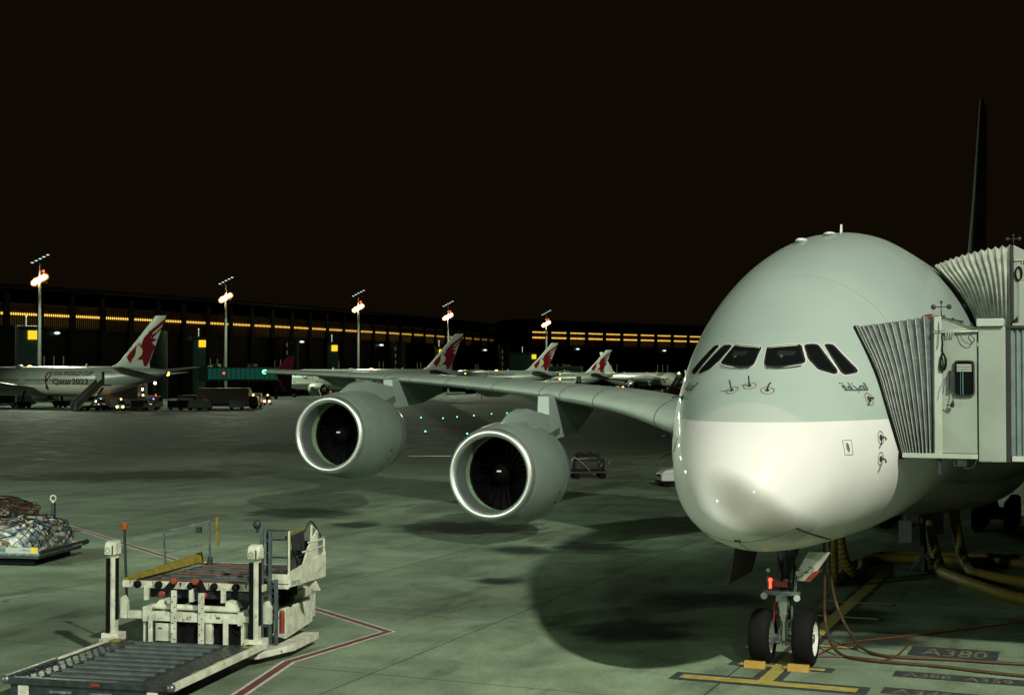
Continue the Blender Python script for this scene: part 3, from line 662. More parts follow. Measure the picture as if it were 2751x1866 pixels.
# ---------------------------------------------------------------- jet bridges (local frame of the airliner: x aft, y = -port)
M_BRIDGE = mat("bridge_wall_paint", (0.25, 0.29, 0.24), 0.5, var=0.08, scale=1.2, dirt=((0.22, 0.22, 0.18), 1.6, 0.62))
M_BRIDGE2 = mat("bridge_trim_paint", (0.37, 0.41, 0.35), 0.45, var=0.08, scale=2)
M_FABRIC = mat("mottled_canopy_fabric", (0.075, 0.088, 0.088), 0.6, var=0.45, scale=5, dirt=((0.17, 0.18, 0.17), 6.0, 0.58), bump=0.2)
M_SILVER = mat("silver_canopy_fabric", (0.40, 0.43, 0.37), 0.5, var=0.30, scale=3, dirt=((0.12, 0.13, 0.115), 4.0, 0.58), bump=0.2)
M_CORR = mat("corrugated_teal_grey_wall", (0.17, 0.215, 0.21), 0.45, metal=0.2, var=0.12, scale=3)
def P(s, p, z): return Vector((s, -p, z))
def resample(pts, n):
    pts = [Vector(p) for p in pts]; d = [0]
    for a, b in zip(pts, pts[1:]): d.append(d[-1]+(b-a).length)
    out = []
    for i in range(n):
        t = d[-1]*i/(n-1); k = max(j for j in range(len(d)-1) if d[j] <= t+1e-9); u = (t-d[k])/max(d[k+1]-d[k], 1e-9); out.append(pts[k].lerp(pts[k+1], min(u, 1)))
    return out
def canopy(parent, near_h, near_f, far_h, far_f, n, m, mrib, power=1.6, depth=.13, sag=.0):
    """pleated hood: side walls and roof between the hull edge (h) and the cabin frame (f)"""
    nj, nr = 14, 7
    def U(near, far):
        a = resample(spline(near, 4)[::-1], nj); c = resample(spline(far, 4), nj)      # bottom to top, then top to bottom
        roof = [a[-1].lerp(c[0], k/(nr+1)) for k in range(1, nr+1)]
        return a + roof + c
    H, F = U(near_h, far_h), U(near_f, far_f); tot = len(H)
    def outn(j): return Vector((-1, 0, 0)) if j < nj-1 else (Vector((1, 0, 0)) if j > nj+nr else (Vector((-.5, 0, .8)) if j == nj-1 else (Vector((.5, 0, .8)) if j == nj+nr else Vector((0, 0, 1)))))
    def row(t, off):
        r = []
        for j in range(tot):
            q = H[j].lerp(F[j], t) + outn(j)*off
            q.z -= sag*math.sin(math.pi*t)*0
            if abs(outn(j).z) > .5: q.z += .10*math.sin(math.pi*t)**.8*(1 if sag else 0)
            r.append(q)
        return r
    rows = []
    for k in range(2*n+1):
        t = (k/(2*n))**power; rows.append(row(t, depth*(0 if k % 2 == 0 else -1)*(0.35+.65*t)))
    b = MB(); b.loft(rows, False); hood = b.build("canopy", m, parent, smooth=False)
    for k in range(0, 2*n+1, 2):
        t = (k/(2*n))**power; rb = MB(); rb.tube(row(t, .012), .009 if k else .03, 5, True); rb.build("hoop", mrib if k else M_BLACK, hood)
    return hood
M_HOOP = mat("pale_canopy_hoop", (0.38, 0.41, 0.36), 0.5)
jb = thing("jet_bridge", "pale lower jet bridge with dark pleated hood against the nose door", "jet bridge", (NOSE[0], NOSE[1], 0), AIR_RZ)
canopy(jb, [P(5.25, 1.62, 7.82), P(4.88, 1.95, 7.27), P(4.64, 2.22, 6.72), P(4.50, 2.46, 5.93), P(4.72, 2.60, 5.33), P(5.03, 2.66, 4.96)],
       [P(4.98, 3.40, 8.05), P(4.98, 3.40, 7.0), P(4.98, 3.40, 5.6), P(4.98, 3.40, 4.97)],
       [P(8.6, 2.5, 7.9), P(8.6, 3.05, 7.0), P(8.6, 3.2, 5.9), P(8.6, 3.15, 4.96)], [P(8.5, 3.75, 8.05), P(8.5, 3.75, 7), P(8.5, 3.75, 5.6), P(8.5, 3.75, 4.97)], 13, M_FABRIC, M_HOOP, 1.55, depth=.065)
def slab(name, m, s0, s1, p0, p1, z0, z1, parent, bevel=.01):
    b = MB(); b.box((s0, -p0, z0), (s1, -p1, z1)); return b.build(name, m, parent, bevel=bevel)
# cabin: frame post, side wall with the gable, door leaf, roof, floor
slab("frame_post", M_BRIDGE2, 4.90, 5.06, 3.42, 3.58, 4.96, 8.02, jb)
b = MB(); b.prism([P(4.96, 3.58, 4.98), P(4.96, 4.33, 4.98), P(4.96, 4.33, 7.66), P(4.96, 3.58, 7.98)], (.09, 0, 0)); wall = b.build("cabin_wall", M_BRIDGE, jb)
b = MB()
pts = [P(4.945, p, z) for p, z in rounded([(3.86, 6.27), (4.25, 6.27), (4.25, 7.01), (3.86, 7.01)], .09)]
ctr = P(4.945, 4.055, 6.64); fr = [ctr + (q-ctr)*1.0 for q in pts]; outer = [ctr + Vector((0, (q-ctr).y*1.16, (q-ctr).z*1.09)) for q in pts]
b.loft([outer, [q+Vector((-.045, 0, 0)) for q in outer], [q+Vector((-.045, 0, 0)) for q in fr], fr], True, False, False); win = b.build("window", M_SEAL, wall, bevel=0)
b = MB(); b.poly([q+Vector((-.004, 0, 0)) for q in pts]); b.build("pane", M_GLASS, win)
b = MB()
for k in range(5): b.box((4.915, -3.90, 6.955-.035*k), (4.935, -4.215, 6.935-.035*k))
b.build("blind", mat("pale_blind", (.42, .44, .36), .6), win)
b = MB(); b.bar(P(4.92, 4.03, 6.28), P(4.92, 4.03, 6.82), .018); b.bar(P(4.92, 3.98, 6.28), P(4.92, 3.98, 6.80), .010); b.build("window_bar", M_TEALWALL, win)
b = MB(); b.hexa([P(4.93, 3.73, 6.38), P(4.82, 3.76, 6.38), P(4.82, 3.84, 6.38), P(4.93, 3.84, 6.38), P(4.93, 3.73, 6.82), P(4.82, 3.77, 6.78), P(4.82, 3.84, 6.78), P(4.93, 3.84, 6.82)]); b.tube(spline([P(4.9, 3.76, 6.8), P(4.75, 3.66, 6.55), P(4.74, 3.62, 6.3)], 4), .01, 6); b.tube(spline([P(4.9, 3.8, 6.4), P(4.8, 3.83, 6.2), P(4.8, 3.79, 6.06), P(4.85, 3.68, 6.05)], 4), .012, 6); b.cyl(P(4.85, 3.80, 6.02), P(4.78, 3.83, 6.12), .05, .03, 12); b.build("flood_lamp", M_DARK, jb, bevel=.008)
b = MB(); b.tube(spline([P(4.93, 3.56, 7.72), P(4.90, 3.60, 7.45), P(4.88, 3.60, 7.25), P(4.86, 3.68, 7.05), P(4.86, 3.66, 6.86), P(4.86, 3.57, 6.82), P(4.86, 3.55, 6.95), P(4.88, 3.6, 7.2)], 6), .02, 8)
for k in range(4): b.tube([P(4.86+.01*k, 3.63+.05*math.cos(a)-.02, 7.02+.16*math.sin(a)) for a in np.linspace(0, 6.28, 20)], .016, 6, False)
b.build("cable_coil", M_BLACK, jb, smooth=True)
b = MB(); b.cyl(P(4.90, 3.40, 7.66), P(4.90, 4.36, 7.69), .022); b.cyl(P(4.90, 3.40, 7.70), P(4.90, 4.1, 7.73), .012)
for k in range(4): b.cyl(P(4.90, 3.68+.05*k, 7.67), P(4.90, 3.68+.05*k, 7.55), .012)
b.build("conduit", M_BRIDGE2, jb, smooth=True)
b = MB(); b.tube(spline([P(4.89, 3.95, 7.68), P(4.87, 4.05, 7.48), P(4.87, 4.2, 7.40), P(4.88, 4.28, 7.5), P(4.89, 4.2, 7.62), P(4.89, 4.3, 7.7)], 6), .010, 6); b.tube(spline([P(4.9, 3.52, 7.9), P(4.86, 3.53, 7.65), P(4.86, 3.5, 7.3)], 5), .008, 6); b.build("loose_wire", M_DARK, jb)
b = MB(); b.hexa([P(5.1, 3.40, 7.95), P(8.5, 3.40, 7.95), P(8.5, 4.5, 7.55), P(5.1, 4.5, 7.55), P(4.92, 3.36, 8.06), P(8.6, 3.36, 8.06), P(8.6, 4.5, 7.72), P(4.92, 4.5, 7.72)]); roof = b.build("cabin_roof", M_BRIDGE2, jb, bevel=.015)
b = MB()
for k in range(4): b.bar(P(4.90, 3.62+.2*k, 8.03-.065*k), P(5.1, 3.62+.2*k, 8.03-.065*k), .05)
b.build("roof_bracket", M_DARK, roof)
def anemometer(parent, s, p, z):
    b = MB(); b.cyl(P(s, p, z), P(s, p, z+.32), .012); b.cyl(P(s, p-.16, z+.22), P(s, p+.16, z+.22), .012)
    for d in (-.17, .17): b.ball(P(s, p+d, z+.22), .06, 10, 7)
    b.ball(P(s, p, z+.33), .035, 8, 6); b.build("twin_lamp", M_DARK, parent, smooth=True)
anemometer(jb, 5.2, 3.55, 8.03)
b = MB(); b.lathe(P(6.0, 3.22, 7.97), (0, 0, 1), [(0, .22), (.06, .22), (.13, .15), (.16, .02)], 20, True, True); b.build("beacon_dome", M_RED, jb, smooth=True, angle=40)
slab("cabin_floor", M_BRIDGE2, 4.86, 8.6, 2.72, 4.34, 4.86, 4.965, jb)
slab("bumper", M_BLACK, 4.95, 8.6, 2.62, 2.74, 4.82, 4.96, jb)
b = MB(); b.cyl(P(5.0, 3.5, 4.86), P(5.0, 3.5, 4.50), .06); b.box(tuple(P(4.9, 3.9, 4.84)), tuple(P(5.2, 4.1, 4.70))); b.tube(spline([P(4.92, 3.85, 4.85), P(4.92, 3.85, 4.70), P(4.92, 4.0, 4.70)], 4), .015, 6); b.tube(spline([P(4.92, 4.33, 4.9), P(4.9, 4.25, 4.7), P(4.9, 4.1, 4.64), P(4.92, 4.0, 4.72)], 5), .012, 6); b.build("undercarriage_box", M_DARK, jb, smooth=False)
slab("corner_panel", M_BRIDGE, 4.90, 5.3, 4.36, 4.93, 4.80, 7.78, jb, .02)
slab("corner_cap", M_BRIDGE2, 4.80, 5.4, 4.33, 4.90, 7.785, 7.96, jb, .02)
slab("dark_joint", M_SEAL, 4.96, 5.4, 4.93, 5.04, 4.80, 7.78, jb, 0)
b = MB(); prof = []
p = 5.04
while p < 20:
    prof += [(p, 5.00), (p+.045, 5.00), (p+.06, 5.05), (p+.105, 5.05)]; p += .12
b.loft([[P(s, q, 4.95) for q, s in prof], [P(s, q, 7.72) for q, s in prof]], False); b.build("corrugated_side", M_CORR, jb)
slab("tunnel", M_BRIDGE, 5.07, 8.2, 5.06, 20.0, 4.90, 7.86, jb, .02)
slab("tunnel_cornice", M_SEAL, 4.94, 5.06, 4.94, 20.0, 7.74, 7.80, jb, 0); slab("tunnel_sill", M_BRIDGE2, 4.92, 5.06, 5.05, 20.0, 4.82, 4.94, jb, .01)
slab("shade_block", M_BRIDGE, 8.62, 16.6, 5.0, 20.0, 4.85, 9.0, jb, .05)  # unseen block added to keep mast light off the belly and hoses
b = MB(); b.cyl(P(6.6, 14, 0.7), P(6.6, 14, 4.9), .45, .45, 20)
for d in (-.8, .8): b.lathe(P(6.6+d, 14, .55), (1, 0, 0), [(-.2, .3), (-.18, .5), (0, .55), (.18, .5), (.2, .3)], 24, True, True)
b.build("drive_column", M_DARK, jb, smooth=True, angle=40)
# upper bridge behind it, silver hood
ub = thing("jet_bridge", "upper jet bridge with silver pleated hood rising behind the lower one", "jet bridge", (NOSE[0], NOSE[1], 0), AIR_RZ)
canopy(ub, [P(16.9, 2.15, 10.05), P(17.1, 2.45, 9.72), P(17.5, 2.75, 9.35), P(18.1, 2.98, 8.95), P(18.9, 3.15, 8.5), P(19.3, 3.3, 7.8)],
       [P(17.0, 4.36, 10.62), P(17.0, 4.36, 9.7), P(17.0, 4.36, 8.6), P(17.0, 4.36, 7.75)],
       [P(21.0, 2.5, 9.95), P(21.0, 2.85, 9.5), P(21.0, 3.2, 8.6), P(21.0, 3.3, 7.8)], [P(21.0, 4.5, 10.62), P(21, 4.5, 9.7), P(21, 4.5, 8.6), P(21, 4.5, 7.8)], 13, M_SILVER, M_HOOP, 1.25, depth=.10, sag=1)
slab("frame_post", M_SEAL, 16.92, 17.1, 4.38, 4.46, 7.7, 10.6, ub, .005)
b = MB(); b.prism([P(16.95, 4.46, 7.72), P(16.95, 8.0, 7.72), P(16.95, 8.0, 10.0), P(16.95, 5.4, 10.1), P(16.95, 4.46, 10.62)], (4.0, 0, 0)); b.build("cabin_wall", M_BRIDGE, ub, bevel=.02)
b = MB(); b.tube([P(16.88+.01*k, 4.62+.09*math.cos(a), 9.75+.2*math.sin(a)) for k in range(3) for a in np.linspace(0, 6.28, 16)], .022, 6, False); b.build("cable_coil", M_BLACK, ub)
b = MB(); b.cyl(P(16.9, 4.5, 10.15), P(16.9, 6.0, 10.17), .025)
for k in range(4): b.cyl(P(16.9, 4.72+.06*k, 10.16), P(16.9, 4.72+.06*k, 10.05), .015)
b.build("conduit", M_BRIDGE2, ub)
anemometer(ub, 17.2, 4.46, 10.6)
slab("cabin_floor", M_BRIDGE2, 16.85, 21, 3.4, 12.0, 7.58, 7.70, ub)
slab("tunnel", M_BRIDGE, 17.3, 20.6, 8.02, 22, 7.72, 10.0, ub, .02)
b = MB(); b.cyl(P(19, 15, .1), P(19, 15, 7.6), .5, .5, 20); b.build("drive_column", M_DARK, ub, smooth=True, angle=40)

# ---------------------------------------------------------------- things on the stand
def chock(p, label):
    o = thing("wheel_chock", label, "chock", aw(4.36, p), AIR_RZ, "chocks in front of the nose wheels")
    b = MB(); b.prism([(-.13, -.245, 0), (.10, -.245, 0), (.09, -.245, .05), (.02, -.245, .16), (-.06, -.245, .16)], (0, .49, 0)); b.build("chock_body", M_YEL if False else mat("chock_yellow", (.36, .22, .03), .6, var=.2, dirt=((.10, .07, .03), 9, .6)), o, bevel=.012)
    b = MB(); b.tube(spline([(-.02, .245, .1), (-.03, .33, .12), (-.05, .36, .05), (-.02, .30, .015)], 5), .012, 6); b.build("rope", M_DARK, o)
    return o
chock(-.53, "ochre wheel chock under the image left nose wheel by the taxi line"); chock(.47, "ochre wheel chock under the nose wheel nearest the yellow hoses")
M_HOSE = mat("yellow_air_duct", (0.15, 0.115, 0.012), 0.6, var=0.25, scale=3, dirt=((0.08, 0.07, 0.02), 5, 0.6))
def hose(pts, label, r=.16):
    q = spline(pts, 40); b = MB(); d = 0; rr = []
    for i, p_ in enumerate(q):
        if i: d += (q[i]-q[i-1]).length
        rr.append(r*(1+.085*(abs(((d/.16) % 1)*2-1)*2-1)))
    b.tube(q, lambda i: rr[i], 12); o = b.build("air_hose", M_HOSE, smooth=True)
    return tag(o, label, "air hose", "conditioned air hoses under the belly")
hose([aw(17.3, -1.0, 2.5), aw(17.3, -1.0, 1.5), aw(17.35, -.98, .5), aw(17.9, -1.0, .18), aw(20, -1.05, .17), aw(22.6, -1.0, .17), aw(24.3, .1, .17), (18, 49.6, .17), (22, 48.6, .17), (28, 47.4, .17)], "yellow ribbed hose dropping from the belly close behind the nose gear")
hose([aw(18.2, -.95, 2.5), aw(18.2, -.93, 1.6), aw(18.4, -.8, .8), aw(19.0, -.6, .28), aw(20.5, -.6, .17), aw(23.5, -.9, .17), aw(25.6, .2, .17), (18, 50.9, .17), (22, 50.2, .17), (28, 49.2, .17)], "yellow ribbed hose lying farthest back beneath the fuselage")
hose([aw(23.0, 1.2, 2.4), aw(22.8, 1.5, .8), aw(21.4, 1.9, .18), (14.3, 47.4, .17), (14.5, 44.5, .17), (15.0, 41.6, .17), (17, 38, .17)], "long yellow hose slanting toward the near right edge of the picture", .18)
hose([aw(24.0, 2.0, 2.4), aw(23.6, 2.3, .7), aw(22.4, 2.7, .18), (15.4, 46.9, .17), (16.4, 45.0, .17), (18.5, 43.2, .17), (24, 41, .17)], "yellow hose in the middle curving away below the lower bridge", .18)
b = thing("hose_stand", "dark forked hose stand under the belly among yellow hoses", "hose stand", aw(22.2, 1.25), AIR_RZ)
q = MB(); q.bar((0, 0, 0), (.05, .08, 2.2), .16); q.build("post", M_DARK, b, bevel=.01)
q = MB(); q.bar((0, 0, .6), (0, -.7, 0.0), .14); q.bar((0, .1, .5), (0, .5, 0), .12); q.box((-.2, -.8, 0), (.2, .6, .06)); q.build("foot", M_DARK, b, bevel=.01)
M_CABLE = mat("orange_brown_cable", (0.06, 0.03, 0.012), 0.55, var=0.3, scale=6)
def cable(pts, r, label, m=M_CABLE):
    b = MB(); b.tube(spline(pts, 10), r, 8); return tag(b.build("power_cable", m, smooth=True), label, "cable", "cables running from the nose of the airliner")
cable([aw(7.2, .55, 2.6), aw(7.2, .55, 1.7), (7.72, 35.2, .75), (7.72, 34.6, .25), (7.86, 34.05, .06), (8.15, 33.6, .045), (8.7, 33.25, .045), (9.8, 32.75, .045), (11.4, 31.7, .045), (15, 30.2, .045)], .038, "brown power cable hanging down and trailing nearest to the viewer")
cable([aw(8.2, .5, 2.55), aw(8.2, .52, 1.7), (8.2, 36.0, .9), (8.33, 35.3, .4), (8.5, 34.6, .1), (8.85, 34.0, .045), (9.4, 33.75, .045), (10.4, 33.5, .045), (11.83, 33.0, .045), (16, 31.9, .045)], .038, "brown power cable hanging down and trailing along the upper of two ground lines")
cable([aw(6.1, .55, .03), (8.4, 35.7, .03), (10.7, 36.9, .03), (13.9, 38.75, .03), (18, 41, .03)], .022, "thin red cable lying straight across the dark ground", mat("red_cable", (.12, .026, .012), .5))
cable([aw(6.0, .35, .03), aw(6.3, 1.2, .03), aw(6.4, 2.2, .03), (9.9, 35.6, .03)], .024, "short red cable beside the nose wheel hub", mat("red_cable", (.12, .026, .012), .5))

# ---------------------------------------------------------------- painted markings (thin sheets on the apron)
M_PY = mat("worn_yellow_road_paint", (0.36, 0.30, 0.07), 0.6, var=0.25, scale=5, dirt=((0.15, 0.14, 0.09), 9, 0.56))
M_PK = mat("black_road_paint", (0.035, 0.042, 0.045), 0.6, var=0.3, scale=4)
M_PR = mat("worn_red_road_paint", (0.14, 0.035, 0.045), 0.6, var=0.3, scale=5, dirt=((0.12, 0.11, 0.10), 8, 0.58))
M_PW = mat("worn_white_road_paint", (0.55, 0.55, 0.47), 0.6, var=0.2, scale=5, dirt=((0.18, 0.18, 0.15), 9, 0.56))
def mark(name, m, rects, z):
    b = MB()
    for s0, s1, p0, p1 in rects: b.poly([aw(s0, p0, z), aw(s1, p0, z), aw(s1, p1, z), aw(s0, p1, z)])
    return tag(b.build(name, m), kind="structure")
mark("stop_line_border", M_PK, [(2.42, 3.24, -2.05, 2.25), (3.24, 4.42, -.34, -.16), (3.24, 4.42, .16, .34), (4.42, 4.95, -1.2, 1.2), (4.95, 21.5, -.34, -.19), (4.95, 21.5, .19, .34)] + [(s-.10, s+.32, -1.05, 1.3) for s in (7.5, 11.95, 14.6, 17.0)], .004)
mark("stop_line_paint", M_PY, [(2.62, 3.03, -1.85, 2.02), (3.03, 4.55, -.16, .16), (4.55, 4.80, -1.0, 1.0), (4.80, 21.5, -.18, .18)] + [(s, s+.22, -.9, -.18) for s in (7.5, 11.95, 14.6, 17.0)] + [(s, s+.22, .18, 1.15) for s in (7.5, 11.95, 14.6, 17.0)], .008)
mark("stand_label_panel", M_PK, [(2.78, 3.42, 2.50, 7.4), (4.60, 5.26, 2.50, 8.2), (7.22, 8.50, 2.50, 4.55)], .004)
def ground_text(txt, s, p, size, width):
    o = lettering(txt, size, lambda x, y: aw(s+y, p+x, .008), mat("faded_yellow_letter", (.17, .165, .085), .6, var=.3, dirt=((.05, .055, .052), 12, .50)), None, "stand_lettering", width); tag(o, kind="structure")
ground_text("A346  A343  A342", 2.86, 2.72, .62, 4.4); ground_text("A388  A359  A345  A77W", 4.70, 2.72, .62, 5.2); ground_text("A380", 7.4, 2.8, 1.25, 1.5)
def ribbon(pts, w, z, name, m, dash=None):
    P2 = [Vector((p[0], p[1])) for p in pts]; L_ = []; Rr = []
    for i, p_ in enumerate(P2):
        d1 = (P2[i]-P2[i-1]).normalized() if i else (P2[1]-P2[0]).normalized(); d2 = (P2[i+1]-P2[i]).normalized() if i < len(P2)-1 else d1
        n = (Vector((-d1.y, d1.x))+Vector((-d2.y, d2.x))); n = n/ max(n.length_squared/2, .3)
        L_.append((p_.x+n.x*w/2, p_.y+n.y*w/2, z)); Rr.append((p_.x-n.x*w/2, p_.y-n.y*w/2, z))
    b = MB(); b.loft([L_, Rr], False); return tag(b.build(name, m), kind="structure")
ER = [(-6.6, 24.0), (-5.24, 33.51), (-3.25, 37.42), (-6.49, 42.29), (-12.21, 51.87), (-26.5, 74)]
ribbon(ER, .36, .004, "stand_limit_border", M_PW); ribbon(ER, .20, .008, "stand_limit_line", M_PR)
ribbon([(-8.6, 118.95), (-5.1, 118.95)], 1.1, .004, "white_line", mat("fresh_white_road_paint", (.9, .9, .8), .5)); 
ribbon([(-140, 185), (-60, 226), (60, 262)], .5, .004, "taxiway_line", M_PY)
for i, (x, y) in enumerate([(-14.12, 220.8), (-10.59, 218.57), (-8.69, 225.4), (-6.23, 232.66), (-3.5, 243.11), (-.89, 248.7), (-10.13, 166.48), (-5.04, 160.32)]):
    o = thing("taxiway_light", "small green taxiway centreline light seen between the two engines", "taxiway light", (x, y, 0), 0, "green taxiway lights")
    b = MB(); b.lathe((0, 0, 0), (0, 0, 1), [(0, .22), (.08, .20), (.12, .12)], 12, True, True); b.build("base", M_DARK, o)
    b = MB(); b.ball((0, 0, .20), .085, 8, 6); b.build("lens", E_TAXI, o)
# ---------------------------------------------------------------- cargo loader (local: x across, y away from the viewer, z up)
ld = thing("cargo_loader", "worn white cargo loader with roller platform lowered and raised rear deck", "cargo loader", (-10.4, 29.5, 0), R(-13.2))
M_ROLL = mat("roller_deck_steel", (0.05, 0.062, 0.062), 0.4, metal=0.5, var=0.35, scale=5, dirt=((0.035, 0.033, 0.03), 4, 0.55))
M_ROLLT = mat("worn_roller_tube", (0.075, 0.092, 0.09), 0.45, metal=0.3, var=0.3, scale=4)
M_ORUST = mat("rusty_red_oxide", (0.13, 0.05, 0.03), 0.6, var=0.35, scale=6)
def lp(name, m, bevel=.008, parent=ld, **kw):
    def deco(fn):
        b = MB(); fn(b); return b.build(name, m, parent, bevel=bevel, **kw)
    return deco
@lp("front_platform", M_ROLL)
def fp(b):
    b.box((0, 0.1, .34), (3.6, 4.35, .45)); b.box((-.08, -.05, .36), (3.7, .10, .50)); b.box((.05, .0, .12), (3.5, .2, .36))
    b.box((.0, .1, .45), (.62, 4.35, .475)); b.box((2.95, .1, .45), (3.6, 4.35, .475))
for k in range(9):
    @lp("roller", M_ROLLT, 0, fp, smooth=True, angle=40)
    def _(b, k=k): b.cyl((.72, .45+.45*k, .46), (2.86, .45+.45*k, .46), .065, None, 14)
@lp("roller_channel", M_DARK, 0, fp)
def _(b):
    for k in range(9): b.box((.66, .62+.45*k, .452), (2.92, .74+.45*k, .47))
@lp("ball_mat", M_ROLL, 0, fp, smooth=True)
def _(b):
    for i in range(3):
        for j in range(15):
            for x0 in (.12, 3.08): b.ball((x0+.19*i, .3+.28*j, .475), (.035, .035, .02), 8, 5)
@lp("side_rail", M_GSE, parent=fp)
def _(b): b.box((3.6, 0, .36), (3.72, 4.7, .50))
@lp("side_rail", M_GSE, parent=fp)
def _(b): b.box((-.10, 1.9, .38), (0, 4.5, .50))
@lp("side_rail", M_STEEL, parent=fp)
def _(b): b.box((-.10, -.05, .38), (0, 1.9, .52))
for x in (-.05, 3.66):
    @lp("corner_buffer", M_STEEL, 0, fp, smooth=True)
    def _(b, x=x): b.ball((x, -.02, .44), (.10, .08, .09), 12, 8)
for q0, q1 in (((3.50, 1.2, .476), (3.6, 1.6, .482)), ((3.5, 2.3, .476), (3.6, 2.7, .482)), ((3.38, 4.1, .476), (3.6, 4.36, .50)), ((0, 4.1, .476), (.24, 4.36, .50))):
    @lp("edge_marking", M_YEL, 0, fp)
    def _(b, q0=q0, q1=q1): b.box(q0, q1)
for x in (.35, 3.25):
    @lp("front_leg", M_GSE, parent=fp)
    def _(b, x=x): b.box((x-.12, -.02, .05), (x+.12, .3, .34))
for x in (1.2, 2.1):
    @lp("front_roller", M_STEEL, parent=fp)
    def _(b, x=x): b.cyl((x-.25, .02, .22), (x+.25, .02, .22), .05)
@lp("number_plate", M_RED, 0, fp)
def _(b): b.box((1.9, -.06, .40), (2.1, -.052, .46))
for x0 in (-.20, 3.46):      # two lift posts with guide chains and white hoods
    @lp("lift_post", M_GSE)
    def post(b, x0=x0): b.box((x0-.03, 4.58, .30), (x0+.09, 4.76, 2.45)); b.box((x0-.12, 4.64, .30), (x0-.03, 4.74, 2.40))
    @lp("guide_chain", M_BLACK, 0, post)
    def _(b, x0=x0):
        b.box((x0-.125, 4.56, .42), (x0-.03, 4.635, 2.35)); b.box((x0+.09, 4.60, .9), (x0+.12, 4.72, 2.35))
        for k in range(46): b.box((x0-.135, 4.545, .44+.042*k), (x0-.025, 4.56, .462+.042*k))
    @lp("post_hood", M_GSE, .02, post)
    def _(b, x0=x0): b.prism([(x0-.15, 4.50, 2.44), (x0-.15, 4.80, 2.44), (x0-.15, 4.80, 2.66), (x0-.15, 4.74, 2.77), (x0-.15, 4.56, 2.74), (x0-.15, 4.50, 2.64)], (.29, 0, 0))
    @lp("hood_slot", M_SEAL, 0, post)
    def _(b, x0=x0): b.box((x0+.05, 4.492, 2.46), (x0+.08, 4.499, 2.66)); b.lathe((x0-.06, 4.499, 2.54), (0, -1, 0), [(0, .06), (.004, .06), (.004, .05), (0.0, .05)], 16)
    @lp("post_bracket", M_GSE, .01)
    def _(b, x0=x0): b.prism([(x0+.16, 4.70, .92), (x0+.34, 4.70, .92), (x0+.34, 4.70, 1.30), (x0+.26, 4.70, 1.46), (x0+.16, 4.70, 1.40)], (0, .14, 0)); 
    @lp("post_foot", M_GSE, .01)
    def _(b, x0=x0): b.box((x0-.22, 4.5, .40), (x0+.22, 4.9, .58)); b.box((x0-.1, 4.2, .42), (x0+.05, 4.6, .50))
@lp("front_frame", M_GSE)
def ff(b):
    b.box((.16, 4.70, .93), (.64, 4.84, 1.10)); b.box((.58, 4.64, .88), (.72, 4.88, 1.22)); b.box((.72, 4.66, .90), (3.0, 4.84, 1.11)); b.box((3.0, 4.66, .86), (3.12, 4.9, 1.16)); b.box((3.12, 4.70, .93), (3.34, 4.84, 1.08))
    for x, w, z1 in ((.80, .10, 1.06), (1.40, .13, 1.64), (2.10, .14, 1.60), (2.72, .12, 1.04)): b.box((x-w/2, 4.60, .40), (x+w/2, 4.655, z1))
    b.box((2.17, 4.70, .40), (2.34, 4.80, .92)); b.box((.55, 4.74, .36), (.63, 4.82, .90)); b.box((3.05, 4.74, .3), (3.18, 4.86, .9))
@lp("cabinet_door", M_GSE, parent=ff)
def _(b): b.box((.88, 4.72, .42), (1.28, 4.76, .84))
@lp("engine_bay", M_BLACK, 0, ff)
def _(b): b.box((.86, 4.80, .36), (3.1, 7.6, 1.02))
@lp("bolt_head", M_DARK, 0, ff)
def _(b):
    for x in (1.40, 2.10):
        for k in range(9): b.cyl((x+.03*(-1)**k, 4.602, .50+.125*k), (x+.03*(-1)**k, 4.590, .50+.125*k), .016, None, 8)
@lp("stop_roller", M_GSE, 0, ff, smooth=True, angle=40)
def _(b): b.cyl((.72, 4.92, 1.20), (2.92, 4.92, 1.18), .075, None, 18); b.hexa([(.74, 4.85, 1.2), (1.02, 4.85, 1.2), (1.02, 5.2, 1.2), (.74, 5.2, 1.2), (.90, 4.88, 1.36), (1.02, 4.88, 1.38), (1.02, 5.2, 1.38), (.86, 5.2, 1.36)]); b.hexa([(2.60, 4.85, 1.2), (2.9, 4.85, 1.2), (2.9, 5.2, 1.2), (2.60, 5.2, 1.2), (2.60, 4.88, 1.38), (2.74, 4.88, 1.36), (2.78, 5.2, 1.36), (2.60, 5.2, 1.38)])
lettering("67", .13, lambda x, y: (1.70+x, 4.652, .95+y), M_SEAL, ff, "number")
@lp("chassis", M_GSE)
def ch(b): b.box((.45, 4.9, .95), (.60, 9.3, 1.18)); b.box((3.0, 4.9, .95), (3.15, 9.3, 1.18)); b.box((.45, 9.0, .35), (3.15, 9.3, 1.1)); b.box((3.3, 4.4, .16), (3.62, 5.6, .30)); b.hexa([(3.62, 4.4, .16), (4.05, 5.6, .16), (4.05, 7.2, .16), (3.62, 7.2, .16), (3.62, 4.4, .30), (4.05, 5.6, .32), (4.05, 7.2, .32), (3.62, 7.2, .30)])
for x in (.75, 2.85):
    for y in (5.9, 8.2):
        @lp("wheel", M_BLACK, 0, ch, smooth=True, angle=40)
        def _(b, x=x, y=y): b.lathe((x, y, .42), (1, 0, 0), [(-.15, .2), (-.14, .38), (0, .42), (.14, .38), (.15, .2)], 28, True, True)
@lp("rear_deck", M_GSE)
def rd(b):
    b.box((-.25, 5.2, 1.58), (3.4, 5.34, 1.74)); b.box((-.25, 5.34, 1.58), (-.13, 9.15, 1.70)); b.box((3.3, 5.34, 1.58), (3.4, 9.15, 1.72)); b.box((-.2, 9.05, 1.58), (3.4, 9.15, 1.70))
    for x in (.42, 1.60, 2.42): b.box((x-.05, 5.10, 1.30), (x+.05, 5.20, 1.66))
